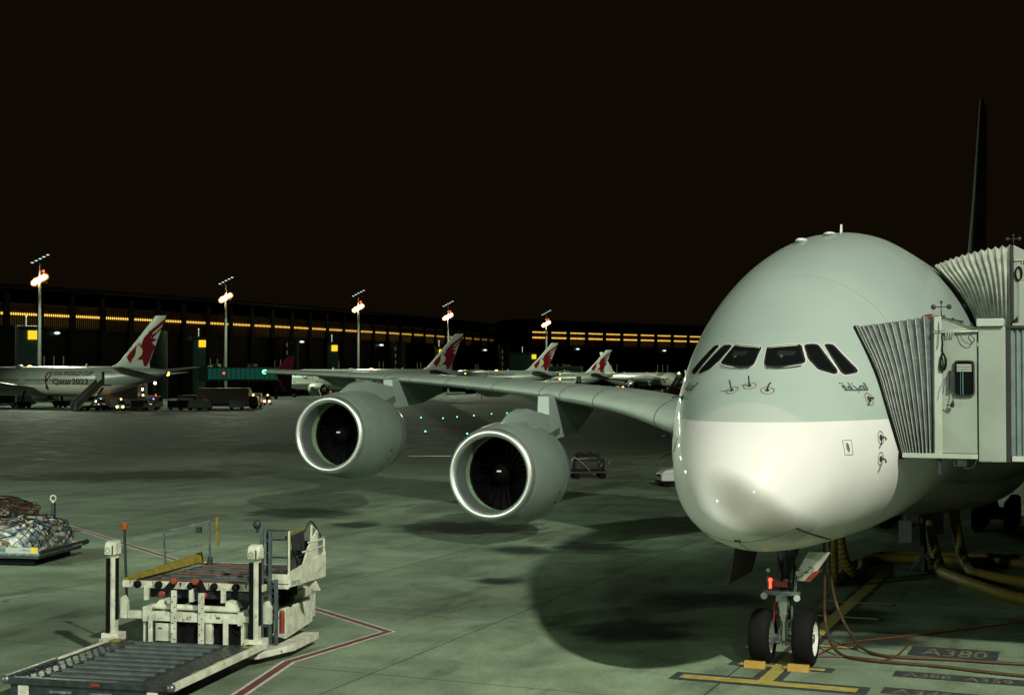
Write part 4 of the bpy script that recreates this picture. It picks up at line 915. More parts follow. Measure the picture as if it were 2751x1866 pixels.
@lp("deck_plate", M_ROLL, 0, rd)
def _(b): b.box((-.13, 5.34, 1.62), (3.3, 9.05, 1.68))
for k in range(8):
    @lp("deck_roller", M_ROLLT if k % 3 else M_ORUST, 0, rd, smooth=True, angle=40)
    def _(b, k=k): b.cyl((.35, 5.65+.44*k, 1.69), (3.1, 5.65+.44*k, 1.69), .055, None, 12)
@lp("deck_edge", M_ORUST, 0, rd)
def _(b): b.box((.2, 5.345, 1.70), (3.2, 5.44, 1.755)); b.box((.2, 5.80, 1.682), (3.2, 5.86, 1.70))
@lp("deck_guide", M_YEL, 0, rd)
def _(b):
    b.hexa([(-.25, 5.25, 1.74), (-.05, 5.25, 1.74), (.08, 9.1, 1.72), (-.02, 9.1, 1.72), (-.25, 5.25, 1.78), (-.22, 5.25, 1.80), (-.02, 9.1, 1.98), (-.05, 9.1, 1.96)])
@lp("deck_guide", M_YEL, 0, rd)
def _(b):
    b.hexa([(2.9, 5.3, 1.745), (3.2, 5.3, 1.745), (3.25, 6.1, 1.745), (3.15, 6.1, 1.745), (3.15, 5.3, 1.76), (3.25, 5.3, 1.80), (3.3, 6.1, 1.90), (3.26, 6.1, 1.90)])
for x in (.18, .73, 1.58, 2.17, 2.73):
    @lp("rubber_stop", M_BLACK, .01, rd, smooth=True, angle=40)
    def _(b, x=x): b.lathe((x, 5.2, 1.67), (0, -1, 0), [(0, .09), (.08, .09), (.12, .075), (.14, .02)], 14, True, True)
for x, sg in ((1.06, 1), (1.86, -1)):      # leaning ratchet stops with red caps
    @lp("ratchet_stop", M_BLACK, .015, rd)
    def rs(b, x=x, sg=sg): b.bar((x+.10*sg, 5.14, 1.78), (x-.12*sg, 5.02, 1.50), .15)
    @lp("red_cap", M_RED, .008, rs, smooth=True, angle=40)
    def _(b, x=x, sg=sg): b.lathe((x+.12*sg, 5.10, 1.79), (0, -1, .15), [(0, .09), (.07, .09), (.09, .07)], 16, True, True); b.lathe((x-.14*sg, 5.0, 1.48), (0, -1, .1), [(0, .085), (.06, .085), (.08, .06)], 16, True, True)
@lp("under_deck", M_DARK, .01, rd)
def _(b): b.box((.40, 5.36, 1.34), (3.1, 5.5, 1.57)); b.box((.5, 5.5, 1.4), (3.0, 9.0, 1.56))
@lp("scissor_arm", M_GSE, .01)
def _(b):
    for x in (.55, 3.0): b.bar((x, 5.4, 1.12), (x, 8.8, 1.46), .12, .16); b.bar((x, 8.8, 1.12), (x, 5.4, 1.46), .12, .16)
    b.cyl((.5, 7.1, 1.29), (3.05, 7.1, 1.29), .06)
# operator stand, ladder, lamp
@lp("operator_stand", M_GSE, .012)
def ob(b):
    b.box((3.42, 5.5, 1.74), (3.90, 5.56, 1.97)); b.box((3.42, 5.5, 1.62), (3.92, 5.60, 1.72)); b.box((3.42, 5.6, 1.66), (3.95, 7.5, 1.74))
    b.hexa([(3.90, 5.52, 1.66), (3.95, 5.52, 1.66), (4.12, 7.5, 1.66), (4.07, 7.5, 1.66), (3.90, 5.52, 2.02), (3.95, 5.52, 2.02), (4.12, 7.5, 2.30), (4.07, 7.5, 2.30)])
    b.hexa([(3.96, 6.2, 2.05), (4.0, 6.2, 2.05), (4.08, 7.1, 2.1), (4.04, 7.1, 2.1), (4.0, 6.5, 2.5), (4.04, 6.5, 2.5), (4.08, 7.0, 2.9), (4.04, 7.0, 2.9)])
    b.bar((3.93, 5.53, 1.9), (3.93, 5.53, 3.0), .055); b.bar((4.10, 7.4, 2.2), (4.10, 7.4, 2.62), .05); b.bar((4.02, 6.7, 2.2), (4.04, 6.7, 3.02), .05); b.bar((4.04, 6.7, 3.02), (4.1, 7.42, 2.6), .03); b.bar((4.03, 6.5, 2.62), (4.1, 7.42, 2.62), .04); b.bar((4.0, 6.2, 2.42), (4.1, 7.42, 2.45), .04)
    b.prism([(3.55, 7.0, 1.66), (4.0, 7.0, 1.66), (4.15, 7.0, 1.38), (4.0, 7.0, 1.36)], (0, .08, 0))
@lp("guard_rail", M_YEL, .004, ob)
def _(b): b.bar((3.95, 5.53, 2.98), (3.98, 6.5, 2.99), .04); b.bar((3.955, 5.52, 2.0), (3.955, 5.52, 2.98), .02)
@lp("guard_rail", M_DARK, .004, ob)
def _(b):
    for z in (3.0, 2.78, 2.36, 2.12): b.bar((3.35, 5.6, z), (3.90, 5.6, z), .04)
    for x in (3.35, 3.88): b.bar((x, 5.6, 1.9), (x, 5.6, 3.0), .05)
@lp("hand_loop", M_DARK, 0, ob)
def _(b):
    b.tube(spline([(3.98, 6.4, 2.9), (4.0, 6.6, 3.08), (4.03, 6.8, 3.08), (4.1, 7.2, 2.7)], 6), .022, 8)
@lp("control_panel", M_DARK, .02, ob)
def _(b): b.hexa([(3.96, 5.7, 2.5), (4.0, 5.7, 2.5), (4.03, 6.3, 2.5), (3.99, 6.3, 2.5), (3.92, 5.65, 2.85), (3.96, 5.65, 2.9), (3.99, 6.35, 2.95), (3.95, 6.35, 2.9)]); b.box((3.60, 6.2, 1.75), (3.85, 6.8, 2.45)); b.cyl((3.5, 6.3, 2.75), (3.8, 6.3, 2.75), .035)
@lp("seat", M_BLACK, .03, ob)
def _(b): b.box((3.5, 6.6, 2.0), (3.85, 7.0, 2.1)); b.box((3.55, 7.0, 2.1), (3.85, 7.08, 2.6))
def slant(x, y, z0): return (x, y, z0)
lettering("TREPEL", .13, lambda x, y: (3.955+.167*(.08+x)/2, 5.60+x*1.0, 1.70+y), M_SEAL, ob, "lettering", .50)
@lp("ladder", mat("blue_grey_steel", (.06, .085, .09), .5, var=.3, scale=6), .004)
def la(b):
    for x, y, z1 in ((3.27, 5.45, 3.06), (3.48, 5.45, 3.0), (3.66, 5.40, 1.86)): b.bar((x, y, .25), (x, y, z1), .075)
    for k in range(9): b.bar((3.27, 5.45, .45+.29*k), (3.48, 5.45, .45+.29*k), .04)
    for z in (.5, 1.0, 1.5, 1.8): b.bar((3.48, 5.45, z), (3.66, 5.40, z+.05), .035)
@lp("work_lamp", M_DARK, 0, smooth=True, angle=45)
def _(b): b.ball((3.12, 5.5, 3.14), (.10, .09, .11), 14, 10); b.cyl((3.12, 5.5, 2.95), (3.14, 5.5, 3.05), .03)
@lp("tank_box", M_GSE, .02)
def tb(b): b.hexa([(3.0, 6.6, .30), (3.42, 6.6, .22), (3.42, 8.4, .36), (3.0, 8.4, .36), (3.0, 6.6, .98), (3.40, 6.6, .98), (3.40, 8.4, .98), (3.0, 8.4, .98)])
@lp("hydraulic_drum", M_BLACK, 0, smooth=True, angle=45)
def _(b): b.cyl((3.05, 6.9, 1.18), (3.45, 6.9, 1.16), .17, None, 18); b.box((2.9, 6.6, 1.2), (3.4, 7.4, 1.5))
lettering("Qas", .20, lambda x, y: (3.08+x, 6.592, .66+y), mat("blue_letter", (.03, .10, .22), .5), tb, "lettering")
@lp("fire_extinguisher", M_RED, 0, smooth=True, angle=45)
def _(b): b.cyl((3.60, 5.9, .50), (3.60, 5.9, .98), .065, None, 16); b.ball((3.60, 5.9, .98), .065, 12, 8)
# far side handrail frame with yellow gate bar and amber beacon
@lp("handrail", M_STEEL, .003)
def hr(b):
    for a, c in (((-.52, 8.0, 1.6), (-.60, 8.0, 2.62)), ((.45, 8.6, 1.7), (.42, 8.6, 2.84)), ((-.60, 8.0, 2.60), (.42, 8.6, 2.84)), ((-.56, 8.0, 2.06), (.43, 8.6, 2.28))): b.bar(a, c, .045)
@lp("handrail_foot", M_DARK, .01, hr)
def _(b): b.lathe((-.52, 8.0, 1.5), (0, 0, 1), [(0, .09), (.25, .07), (.3, .03)], 10, True, True)
@lp("handrail_foot", M_DARK, .01, hr)
def _(b): b.lathe((.45, 8.6, 1.62), (0, 0, 1), [(0, .09), (.25, .07), (.3, .03)], 10, True, True)
@lp("rail_lamp", M_DARK, .01, hr)
def _(b): b.box((.1, 8.45, 2.55), (.25, 8.55, 2.70))
@lp("gate_bar", M_YEL, .004, hr)
def _(b): b.bar((.62, 8.7, 2.2), (.60, 8.7, 2.95), .07)
@lp("beacon_mast", M_DARK, 0)
def bm_(b): b.bar((-.35, 5.6, 1.3), (-.42, 5.6, 2.95), .05)
@lp("amber_beacon", M_ORANGE, .01, bm_, smooth=True, angle=40)
def _(b): b.lathe((-.42, 5.6, 2.92), (0, 0, 1), [(0, .08), (.04, .085), (.15, .085), (.18, .05)], 16, True, True)

# ---------------------------------------------------------------- netted freight pallets on their dollies
def cells_material(name, cols, scale):
    m = bpy.data.materials.new(name); m.use_nodes = True; nt = m.node_tree; L = nt.links; b = nt.nodes["Principled BSDF"]
    tc = nn(nt, "ShaderNodeTexCoord"); mp = nn(nt, "ShaderNodeMapping"); mp.inputs["Scale"].default_value = (1, 1, 1.7); L.new(tc.outputs["Object"], mp.inputs[0])
    vo = nn(nt, "ShaderNodeTexVoronoi"); vo.inputs["Scale"].default_value = scale; L.new(mp.outputs[0], vo.inputs["Vector"])
    sp = nn(nt, "ShaderNodeSeparateColor"); L.new(vo.outputs["Color"], sp.inputs[0])
    cr = nn(nt, "ShaderNodeValToRGB"); cr.color_ramp.interpolation = 'CONSTANT'
    for i, (p, c) in enumerate(cols):
        e = cr.color_ramp.elements[i] if i < 2 else cr.color_ramp.elements.new(p)
        e.position = p; e.color = (*c, 1)
    L.new(sp.outputs[0], cr.inputs[0])
    nz = nn(nt, "ShaderNodeTexNoise"); nz.inputs["Scale"].default_value = 9; nz.inputs["Detail"].default_value = 8; L.new(tc.outputs["Object"], nz.inputs["Vector"])
    mr = nn(nt, "ShaderNodeMapRange"); mr.inputs[1].default_value = .3; mr.inputs[2].default_value = .7; mr.inputs[3].default_value = .65; mr.inputs[4].default_value = 1.15; L.new(nz.outputs["Fac"], mr.inputs[0])
    sv = nn(nt, "ShaderNodeVectorMath", operation='SCALE'); L.new(cr.outputs[0], sv.inputs[0]); L.new(mr.outputs[0], sv.inputs["Scale"]); L.new(sv.outputs[0], b.inputs["Base Color"])
    b.inputs["Roughness"].default_value = .35
    bp = nn(nt, "ShaderNodeBump"); bp.inputs["Strength"].default_value = .6; bp.inputs["Distance"].default_value = .06; L.new(nz.outputs["Fac"], bp.inputs["Height"]); L.new(bp.outputs[0], b.inputs["Normal"])
    return m
M_BAGS = cells_material("mixed_mail_sacks", [(0, (.50, .52, .46)), (.22, (.20, .23, .23)), (.40, (.62, .62, .54)), (.52, (.10, .12, .12)), (.68, (.06, .15, .26)), (.77, (.34, .30, .18)), (.87, (.17, .07, .04)), (.92, (.03, .04, .045))], 4.6)
M_BOXES = cells_material("brown_boxes_under_film", [(0, (.13, .10, .065)), (.35, (.18, .145, .09)), (.6, (.08, .06, .045)), (.78, (.20, .075, .035)), (.88, (.27, .28, .23))], 2.6)
def heap(c, half, h, n, seed, e=0.45):
    """one lumpy load: a rounded block pushed out by many sack shapes"""
    rnd = random.Random(seed); nu, nv = 90, 36
    lumps = [(rnd.uniform(0, 2*math.pi), rnd.uniform(0, 1), rnd.uniform(.08, .22), rnd.uniform(.05, .17)) for _ in range(n)]
    def pt(u, v, off=0.0):
        a = u*2*math.pi; ph = v*math.pi/2; ca, sa = math.cos(a), math.sin(a); cp, sp_ = math.cos(ph), math.sin(ph)
        f = lambda t, q: math.copysign(abs(t)**q, t)
        x, y, z = half[0]*f(ca, e)*cp**.45, half[1]*f(sa, e)*cp**.45, h*sp_**.55
        bump = 0
        for lu, lv, rad, amp in lumps:
            du = min(abs(a-lu), 2*math.pi-abs(a-lu))*1.3; d2 = (du*du*max(cp, .2) + (v-lv)**2*1.6)/(rad*rad)
            if d2 < 1: bump = max(bump, amp*math.sqrt(1-d2))
        k = bump+off; nx = Vector((ca*cp, sa*cp, sp_*1.0)); return Vector((c[0]+x, c[1]+y, c[2]+z)) + nx*k
    rings = [[pt(i/nu, min(j/nv, .999)) for i in range(nu)] for j in range(nv+1)]
    return rings, pt
def pallet(label, loc, rz, half, h, m, seed, text=None, group="netted freight pallets at the left edge", lump=200):
    dl = thing("freight_dolly", label[1], "dolly", loc, rz, "freight dollies at the left edge")
    X, Y = half[0]+.12, half[1]+.15
    b = MB(); b.box((-2*X, 0, .30), (0, 2*Y, .46)); fr = b.build("dolly_frame", M_DARK, dl, bevel=.01)
    b = MB(); b.box((-2*X, -.03, .40), (.03, .02, .50)); b.box((0, -.03, .40), (.05, 2*Y+.2, .47)); b.build("dolly_rail", M_STEEL, dl, bevel=.01)
    b = MB(); b.box((.05, -.02, .50), (.10, 2*Y+.25, .60)); b.cyl((.08, 2*Y+.05, .52), (.08, 2*Y+.28, .52), .09); b.build("side_roller", M_DARK, dl, bevel=.01)
    for x in (-.5, -2*X+.5):
        for y in (.5, 2*Y-.5):
            b = MB(); b.lathe((x, y, .20), (1, 0, 0), [(-.09, .1), (-.08, .18), (0, .20), (.08, .18), (.09, .1)], 18, True, True); b.build("wheel", M_BLACK, dl, smooth=True, angle=40)
    b = MB(); b.box((-2*X+.3, .3, .06), (-.3, 2*Y-.3, .30)); b.build("skirt", M_BLACK, dl)
    pl = thing("netted_pallet", label[0], "freight pallet", (loc[0], loc[1], 0), rz, group)
    b = MB(); b.box((-2*X+.02, 0.0, .52), (-.02, 2*Y-.05, .56)); b.box((-2*X+.02, -.01, .50), (-.02, .02, .68)); b.build("pallet_base", M_BRIDGE2, pl, bevel=.006)
    b = MB(); b.box((-.27, -.018, .49), (-.02, -.011, .70)); b.build("yellow_tag", mat("bright_yellow_tag", (.62, .46, .02), .5), pl)
    b = MB(); b.box((-1.75, -.018, .515), (-1.25, -.011, .665)); b.build("grey_tag", M_TEALWALL, pl)
    if text: lettering(text, .10, lambda x, y: (-.72+x, -.016, .56+y), M_LETTER, pl, "weight_lettering", .40)
    rings, pt = heap((-X, Y, .56), half, h, lump, seed)
    b = MB(); b.loft(rings, True, True, True); b.build("load", m, pl, smooth=True)
    net = MB()
    for k in range(22):
        for sg in (-1, 1):
            path = [pt((k/22+sg*.20*t) % 1.0, min(.02+.97*t, .985), .035) for t in np.linspace(0, 1, 34)]; net.tube(path, .011, 4, False)
    net.build("net", M_BLACK, pl)
    return pl
pallet(("netted pallet of white and blue sacks, nearer of the two by the loader", "low dark dolly carrying the pallet of white and blue sacks"), (-16.55, 49.85, 0), R(-10), (1.58, 1.45), .90, M_BAGS, 3, "1190KG")
pallet(("netted pallet of brown boxes, farther one cut by the left picture edge", "dolly under the brown boxes at the left picture edge"), (-20.3, 57.6, 0), R(-10), (1.58, 1.45), .92, M_BOXES, 5, None, lump=40)
tb_ = thing("tow_bar", "dark upright tow bar ending in a pale ring behind the sacks", "tow bar", (-17.35, 53.9, 0), R(-10))
b = MB(); b.bar((0, 0, .1), (0, 0, 1.90), .14); b.box((-.3, -.15, 0), (.3, .15, .12)); b.build("bar", M_DARK, tb_, bevel=.01)
b = MB(); b.tube([(.11*math.cos(a), 0, 2.07+.11*math.sin(a)) for a in np.linspace(0, 2*math.pi, 20)], .028, 8, False); b.cyl((0, 0, 1.88), (0, 0, 1.98), .05); b.build("ring", M_GSE, tb_, smooth=True)
# dark luggage cart behind the inboard engine
ct = thing("baggage_cart", "dark covered baggage cart half hidden behind the inner engine", "baggage cart", (5.05, 93.4, 0), R(8))
b = MB(); b.box((-1.3, -.7, .35), (1.2, .7, .48)); b.build("bed", M_DARK, ct, bevel=.02)
rings, pt = heap((-.1, 0, .48), (1.08, .62), 1.12, 30, 11, .35)
b = MB(); b.loft(rings, True, True, True); b.build("cover", mat("dark_tarpaulin", (.012, .010, .009), .6, var=.3, bump=.4), ct, smooth=True)
b = MB()
for q in ([(-1.15, -.78, 1.45), (-.5, -.80, .95), (-.1, -.78, .5)], [(-1.1, -.80, 1.35), (-.75, -.82, 1.30), (-.2, -.82, 1.34)], [(.6, -.8, .8), (.72, -.8, 1.0)]): b.tube(spline(q, 4), .022, 5)
b.build("strap", M_BRIDGE2, ct)
b = MB(); b.bar((1.1, -.2, .5), (1.45, -.2, 1.25), .06); b.bar((1.1, .3, .5), (1.40, .3, 1.05), .06); b.build("tow_handle", M_DARK, ct); b = MB(); b.box((1.28, -.26, .95), (1.36, -.14, 1.15)); b.build("red_reflector", M_RED, ct)
for x in (-.9, .8):
    for y in (-.6, .6): b = MB(); b.lathe((x, y, .2), (0, 1, 0), [(-.07, .1), (-.06, .2), (.06, .2), (.07, .1)], 16, True, True); b.build("wheel", M_BLACK, ct, smooth=True, angle=40)

gp_ = thing("ground_power_cart", "small white and black ground cart peeking out left of the big white nose", "ground cart", (9.65, 86.5, 0), R(10))
b = MB(); b.box((-.75, -.6, .35), (1.2, .6, .80)); b.hexa([(-.75, -.6, .8), (.2, -.6, .8), (.2, .6, .8), (-.75, .6, .8), (-.5, -.5, 1.0), (.2, -.5, 1.1), (.2, .5, 1.1), (-.5, .5, 1.0)]); b.build("body", M_WHITE, gp_, bevel=.05)
b = MB(); b.box((-.80, -.65, .25), (1.2, .65, .36)); b.box((-.78, -.3, .6), (-.74, .3, .75)); b.build("bumper", M_BLACK, gp_)
for x in (-.4, .8):
    for y in (-.5, .5): b = MB(); b.lathe((x, y, .25), (0, 1, 0), [(-.08, .1), (-.07, .25), (.07, .25), (.08, .1)], 16, True, True); b.build("wheel", M_BLACK, gp_)

@lp("hydraulic_hose", M_BLACK, 0, ch, smooth=True)
def _(b):
    rnd = random.Random(2)
    for k in range(9):
        x = .95+.24*k; b.tube(spline([(x, 4.86, 1.0), (x+rnd.uniform(-.15, .15), 4.78, .75), (x+rnd.uniform(-.2, .2), 4.80, .55), (x+rnd.uniform(-.1, .1), 4.9, .38)], 5), .014, 6)
@lp("stand_cable", M_BLACK, 0, ob, smooth=True)
def _(b):
    for k in range(4): b.tube(spline([(3.45+.05*k, 5.62, 1.66), (3.5+.06*k, 5.66, 1.4+.03*k), (3.35, 5.9, 1.2), (3.2, 6.2, 1.1)], 5), .014, 6)
    b.tube(spline([(3.94, 5.6, 2.9), (3.97, 5.7, 2.5), (3.98, 5.9, 2.2), (3.9, 6.1, 1.8)], 6), .016, 6)
@lp("grease_streak", mat("black_grease", (.02, .02, .016), .4), 0, rd)
def _(b):
    for x, w, h in ((.05, .05, .09), (.55, .03, .12), (1.25, .06, .10), (2.0, .04, .08), (2.95, .05, .11), (3.22, .03, .12)): b.poly([(x, 5.197, 1.735), (x+w, 5.197, 1.735), (x+w*.6, 5.197, 1.735-h), (x+w*.3, 5.197, 1.735-h)])
@lp("decal", M_LETTER, 0, ff)
def _(b): b.box((.95, 4.715, .70), (1.05, 4.718, .74)); b.box((2.46, 4.655, 1.0), (2.56, 4.658, 1.05))
# ---------------------------------------------------------------- parked airliners across the apron
M_JETW = mat("jet_white_paint", (.70, .72, .66), .4, var=.06, scale=.5)
M_JETG = mat("jet_grey_paint", (.44, .49, .46), .4, var=.06, scale=.5)
M_TWING = mat("jet_wing_paint", (.34, .37, .35), .45, var=.1, scale=.6)
def two_tone():
    m = bpy.data.materials.new("grey_over_white_jet_paint"); m.use_nodes = True; nt = m.node_tree; L = nt.links; b = nt.nodes["Principled BSDF"]; b.inputs["Roughness"].default_value = .36
    tc = nn(nt, "ShaderNodeTexCoord"); sp = nn(nt, "ShaderNodeSeparateXYZ"); L.new(tc.outputs["Object"], sp.inputs[0])
    gt = nn(nt, "ShaderNodeMath", operation='GREATER_THAN'); gt.inputs[1].default_value = 4.85; L.new(sp.outputs[2], gt.inputs[0])
    mx = nn(nt, "ShaderNodeMix", data_type='RGBA'); mx.inputs[6].default_value = (.76, .77, .70, 1); mx.inputs[7].default_value = (.33, .38, .35, 1); L.new(gt.outputs[0], mx.inputs[0])
    nz = nn(nt, "ShaderNodeTexNoise"); nz.inputs["Scale"].default_value = .7; L.new(tc.outputs["Object"], nz.inputs["Vector"])
    mr = nn(nt, "ShaderNodeMapRange"); mr.inputs[3].default_value = .9; mr.inputs[4].default_value = 1.08; L.new(nz.outputs["Fac"], mr.inputs[0])
    sv = nn(nt, "ShaderNodeVectorMath", operation='SCALE'); L.new(mx.outputs[2], sv.inputs[0]); L.new(mr.outputs[0], sv.inputs["Scale"]); L.new(sv.outputs[0], b.inputs["Base Color"]); return m
M_TWO = two_tone()
M_LOGO = mat("dark_maroon_letter", (.06, .006, .012), .8, spec=.04)
RB = 3.1; ZC = 5.55
FPROF = [(0, .02, 4.9), (.3, .5, 4.95), (1, 1.05, 5.05), (2.5, 1.75, 5.2), (4.5, 2.4, 5.35), (7, 2.9, 5.5), (10, 3.1, ZC), (50, 3.1, ZC), (56, 2.9, 5.75), (62, 2.35, 6.2), (68, 1.5, 6.8), (72, .8, 7.2), (73.9, .3, 7.35)]
_fx = np.linspace(0, 73.9, 1500); _f1 = pchip([q[0] for q in FPROF], [q[1] for q in FPROF], _fx).tolist(); _f2 = pchip([q[0] for q in FPROF], [q[2] for q in FPROF], _fx).tolist()
def fus_r(x):
    q = min(max(x/73.9*1499, 0), 1498.999); i = int(q); f = q-i
    return _f1[i]+(_f1[i+1]-_f1[i])*f, _f2[i]+(_f2[i+1]-_f2[i])*f
def jet(label, fin_top, n, text=None, body=None, fin=True, k=1.0, wing_mat=None, sg_text=-1, group="grey and white airliners parked along the terminal", winglet=None, tx0=40.9):
    n = Vector(n).normalized(); nose = Vector(fin_top) + n*73.0*k
    o = thing("parked_airliner", label, "airliner", (nose.x, nose.y, 0), math.atan2(-n.y, -n.x), group); o.scale = (k, k, k)
    b = MB(); rr = []
    for x in [0, .12, .3, .6, 1, 1.7, 2.5, 3.5, 4.5, 6, 7.5, 10, 20, 30, 40, 50, 53, 56, 59, 62, 65, 68, 70, 72, 73.2, 73.9]:
        r_, zc = fus_r(x); rr.append([(x, r_*math.cos(a), zc+r_*math.sin(a)) for a in [2*math.pi*i/36 for i in range(36)]])
    b.loft(rr); b.build("fuselage", body or M_TWO, o, smooth=True)
    def side(x, z, off=.03, sg=-1):
        r_, zc = fus_r(x); dz = max(-.98, min(.98, (z-zc)/r_)); return (x, sg*(r_+off)*math.sqrt(1-dz*dz), z)
    for sg in (-1, 1):
        b = MB()
        for i in range(84):
            x = 7.5+i*.62
            if abs(x-18) < .9 or abs(x-34) < .9 or abs(x-58.5) < 1: continue
            b.poly([side(x, 5.62, .02, sg), side(x+.26, 5.62, .02, sg), side(x+.26, 6.0, .02, sg), side(x, 6.0, .02, sg)])
        b.build("cabin_windows", M_GLASS, o)["kind"] = "stuff"
        for xd in (8.2, 18, 34, 46.0, 60.3):
            b = MB(); q = [side(xd, 4.95, .02, sg), side(xd+1.1, 4.95, .02, sg), side(xd+1.1, 6.85, .02, sg), side(xd, 6.85, .02, sg), side(xd, 4.95, .02, sg)]; b.tube(q, .035, 4, False); b.build("door", M_LETTER, o)
    b = MB(); b.add([side(1.55, 5.75, .03, s) if False else (1.9, s*1.0, 5.95) for s in (-1, 1)] + [(2.7, s*1.25, 6.55) for s in (1, -1)], [(0, 1, 2, 3)]); b.build("cockpit_glass", M_GLASS, o)
    if fin:
        b = MB()
        def fr(x0, c, z, th): return [(x0+c*x, y/1.1*th, z) for x, y in SEC[:19]] + [(x0+c*x, -y/1.1*th, z) for x, y in SEC[:19][::-1][1:-1]]
        b.loft([fr(56.5, 12.2, 8.0, .5), fr(58.3, 10.4, 8.7, .6), fr(59.9, 8.7, 9.3, .6), fr(70.2, 3.0, 18.6, .3)]); f = b.build("tail_fin", M_JETG, o, smooth=True, angle=50)
        def em(px, py): return ((px-1040)/33.0+59.7, (920-py)/46.0+9.3)
        for sg in (-1, 1):
            def flat(pts, dy): return [(em(*p)[0], sg*dy, em(*p)[1]) for p in pts]
            def thick(x, z):
                t = min(max((z-9.3)/9.3, 0), 1); le = 59.9+10.3*t; c = 8.7-5.7*t; u = min(max((x-le)/c, .0), 1); return (.6-.3*t)*5*(.2969*math.sqrt(u)-.126*u-.3516*u*u+.2843*u**3-.1036*u**4)
            def wrap(pts, name, m, off):
                q = [em(*p) for p in pts]; b = MB(); h = .16
                def ins(x, z):
                    c = False
                    for i in range(len(q)):
                        (x0, z0), (x1, z1) = q[i-1], q[i]
                        if (z0 > z) != (z1 > z) and x < (x1-x0)*(z-z0)/(z1-z0)+x0: c = not c
                    return c
                for i in range(int((max(p[0] for p in q)-min(p[0] for p in q))/h)+1):
                    for j in range(int((max(p[1] for p in q)-min(p[1] for p in q))/h)+1):
                        x = min(p[0] for p in q)+i*h; z = min(p[1] for p in q)+j*h
                        if ins(x+h/2, z+h/2): b.poly([(xx, sg*(thick(xx, zz)+off), zz) for xx, zz in ((x, z), (x+h, z), (x+h, z+h), (x, z+h))])
                return b.build(name, m, f)
            wrap([(1130, 870), (1165, 820), (1225, 755), (1250, 735), (1262, 770), (1290, 690), (1335, 645), (1395, 600), (1350, 690), (1405, 708), (1355, 738), (1398, 775), (1372, 800), (1362, 830), (1340, 890), (1312, 952), (1288, 950), (1275, 895), (1232, 892), (1265, 850), (1275, 800), (1240, 760), (1222, 800), (1215, 840), (1165, 922)], "emblem", M_MAROON, .04)
            wrap([(1240, 742), (1258, 770), (1280, 800), (1272, 850), (1232, 888), (1205, 892), (1218, 835), (1224, 775)], "emblem_figure", M_CREAM, .08)
            wrap([(1330, 640), (1400, 585), (1478, 520), (1478, 552), (1395, 625), (1340, 668)], "emblem_horn", M_MAROON, .04)
            wrap([(1352, 672), (1400, 640), (1462, 578), (1452, 605), (1400, 660), (1362, 700)], "emblem_horn", M_MAROON, .04)
    for sg in (-1, 1):
        b = MB(); rr = []
        for t, x0, c, z, th in ((.6, 61.5, 8.2, 7.0, .8), (10.8, 69.5, 2.8, 8.4, .28)): rr.append([(x0+c*x, sg*t, z+y*th) for x, y in SEC])
        b.loft(rr); b.build("tailplane", M_TWING, o, smooth=True, angle=60)
        b = MB(); rr = []
        for t, x0, c, z, th in ((1.5, 23.5, 14.0, 4.1, 1.7), (10, 30, 8.8, 5.0, 1.0), (29.5, 43.0, 3.2, 7.1, .35), (32.4, 46.3, 1.0, 7.5, .12)): rr.append([(x0+c*x, sg*t, z+y*th) for x, y in SEC])
        b.loft(rr); w = b.build("wing", wing_mat or M_TWING, o, smooth=True, angle=60)
        if winglet:
            b = MB(); b.prism([(45.5, sg*32.2, 7.4), (47.3, sg*32.2, 7.4), (49.0, sg*33.0, 9.9), (48.2, sg*33.0, 9.9)], (0, sg*.12, 0)); b.build("winglet", winglet, w)
        b = MB(); b.lathe((23.2, sg*9.9, 2.75), (1, 0, 0), [(.9, 1.35), (.2, 1.45), (0, 1.6), (.25, 1.78), (1.6, 1.95), (3.6, 1.80), (5.0, 1.48), (4.9, 1.4)], 28); e = b.build("engine", M_JETG if not winglet else M_JETW, o, smooth=True, angle=60)
        b = MB(); b.lathe((23.2, sg*9.9, 2.75), (1, 0, 0), [(.85, 1.36), (.86, .02)], 28); b.build("fan", M_BLACK, e)
        b = MB(); b.lathe((23.2, sg*9.9, 2.75), (1, 0, 0), [(4.2, 1.1), (5.6, .95), (6.6, .70)], 24); b.lathe((23.2, sg*9.9, 2.75), (1, 0, 0), [(6.2, .5), (7.6, .02)], 16); b.build("exhaust", M_CHROME, e, smooth=True)
        b = MB()
        for s2 in (-1, 1):
            q = [(25.4+.75*math.cos(a)*(1 if abs(math.sin(a)) < .8 else .7), 2.95+.5*math.sin(a)) for a in [2*math.pi*i/14 for i in range(14)]]
            b.poly([(x, sg*9.9+s2*(1.97*math.sqrt(max(0, 1-((z-2.75)/1.97)**2))), z) for x, z in q])
        b.build("emblem", M_MAROON if not winglet else M_DARK, e)
        b = MB(); b.prism([(24.5, sg*9.9-.2, 4.4), (30.5, sg*9.9-.2, 4.1), (33, sg*9.9-.2, 4.9), (29, sg*9.9-.2, 5.3)], (0, .4, 0)); b.build("pylon", M_JETG, o)
        b = MB()
        for xx in (35.6, 37.1, 38.6):
            for dy in (-.7, .7): b.lathe((xx, sg*5.5+dy, .68), (0, 1, 0), [(-.25, .35), (-.24, .6), (0, .68), (.24, .6), (.25, .35)], 18, True, True)
        b.cyl((37.1, sg*5.5, .7), (37.1, sg*4.6, 3.6), .22); b.build("landing_gear", M_BLACK, o, smooth=True, angle=40)
    b = MB()
    for dy in (-.4, .4): b.lathe((5.8, dy, .55), (0, 1, 0), [(-.2, .3), (-.19, .5), (0, .55), (.19, .5), (.2, .3)], 16, True, True)
    b.cyl((5.8, 0, .5), (5.8, 0, 3.2), .15); b.build("nose_gear", M_BLACK, o, smooth=True, angle=40)
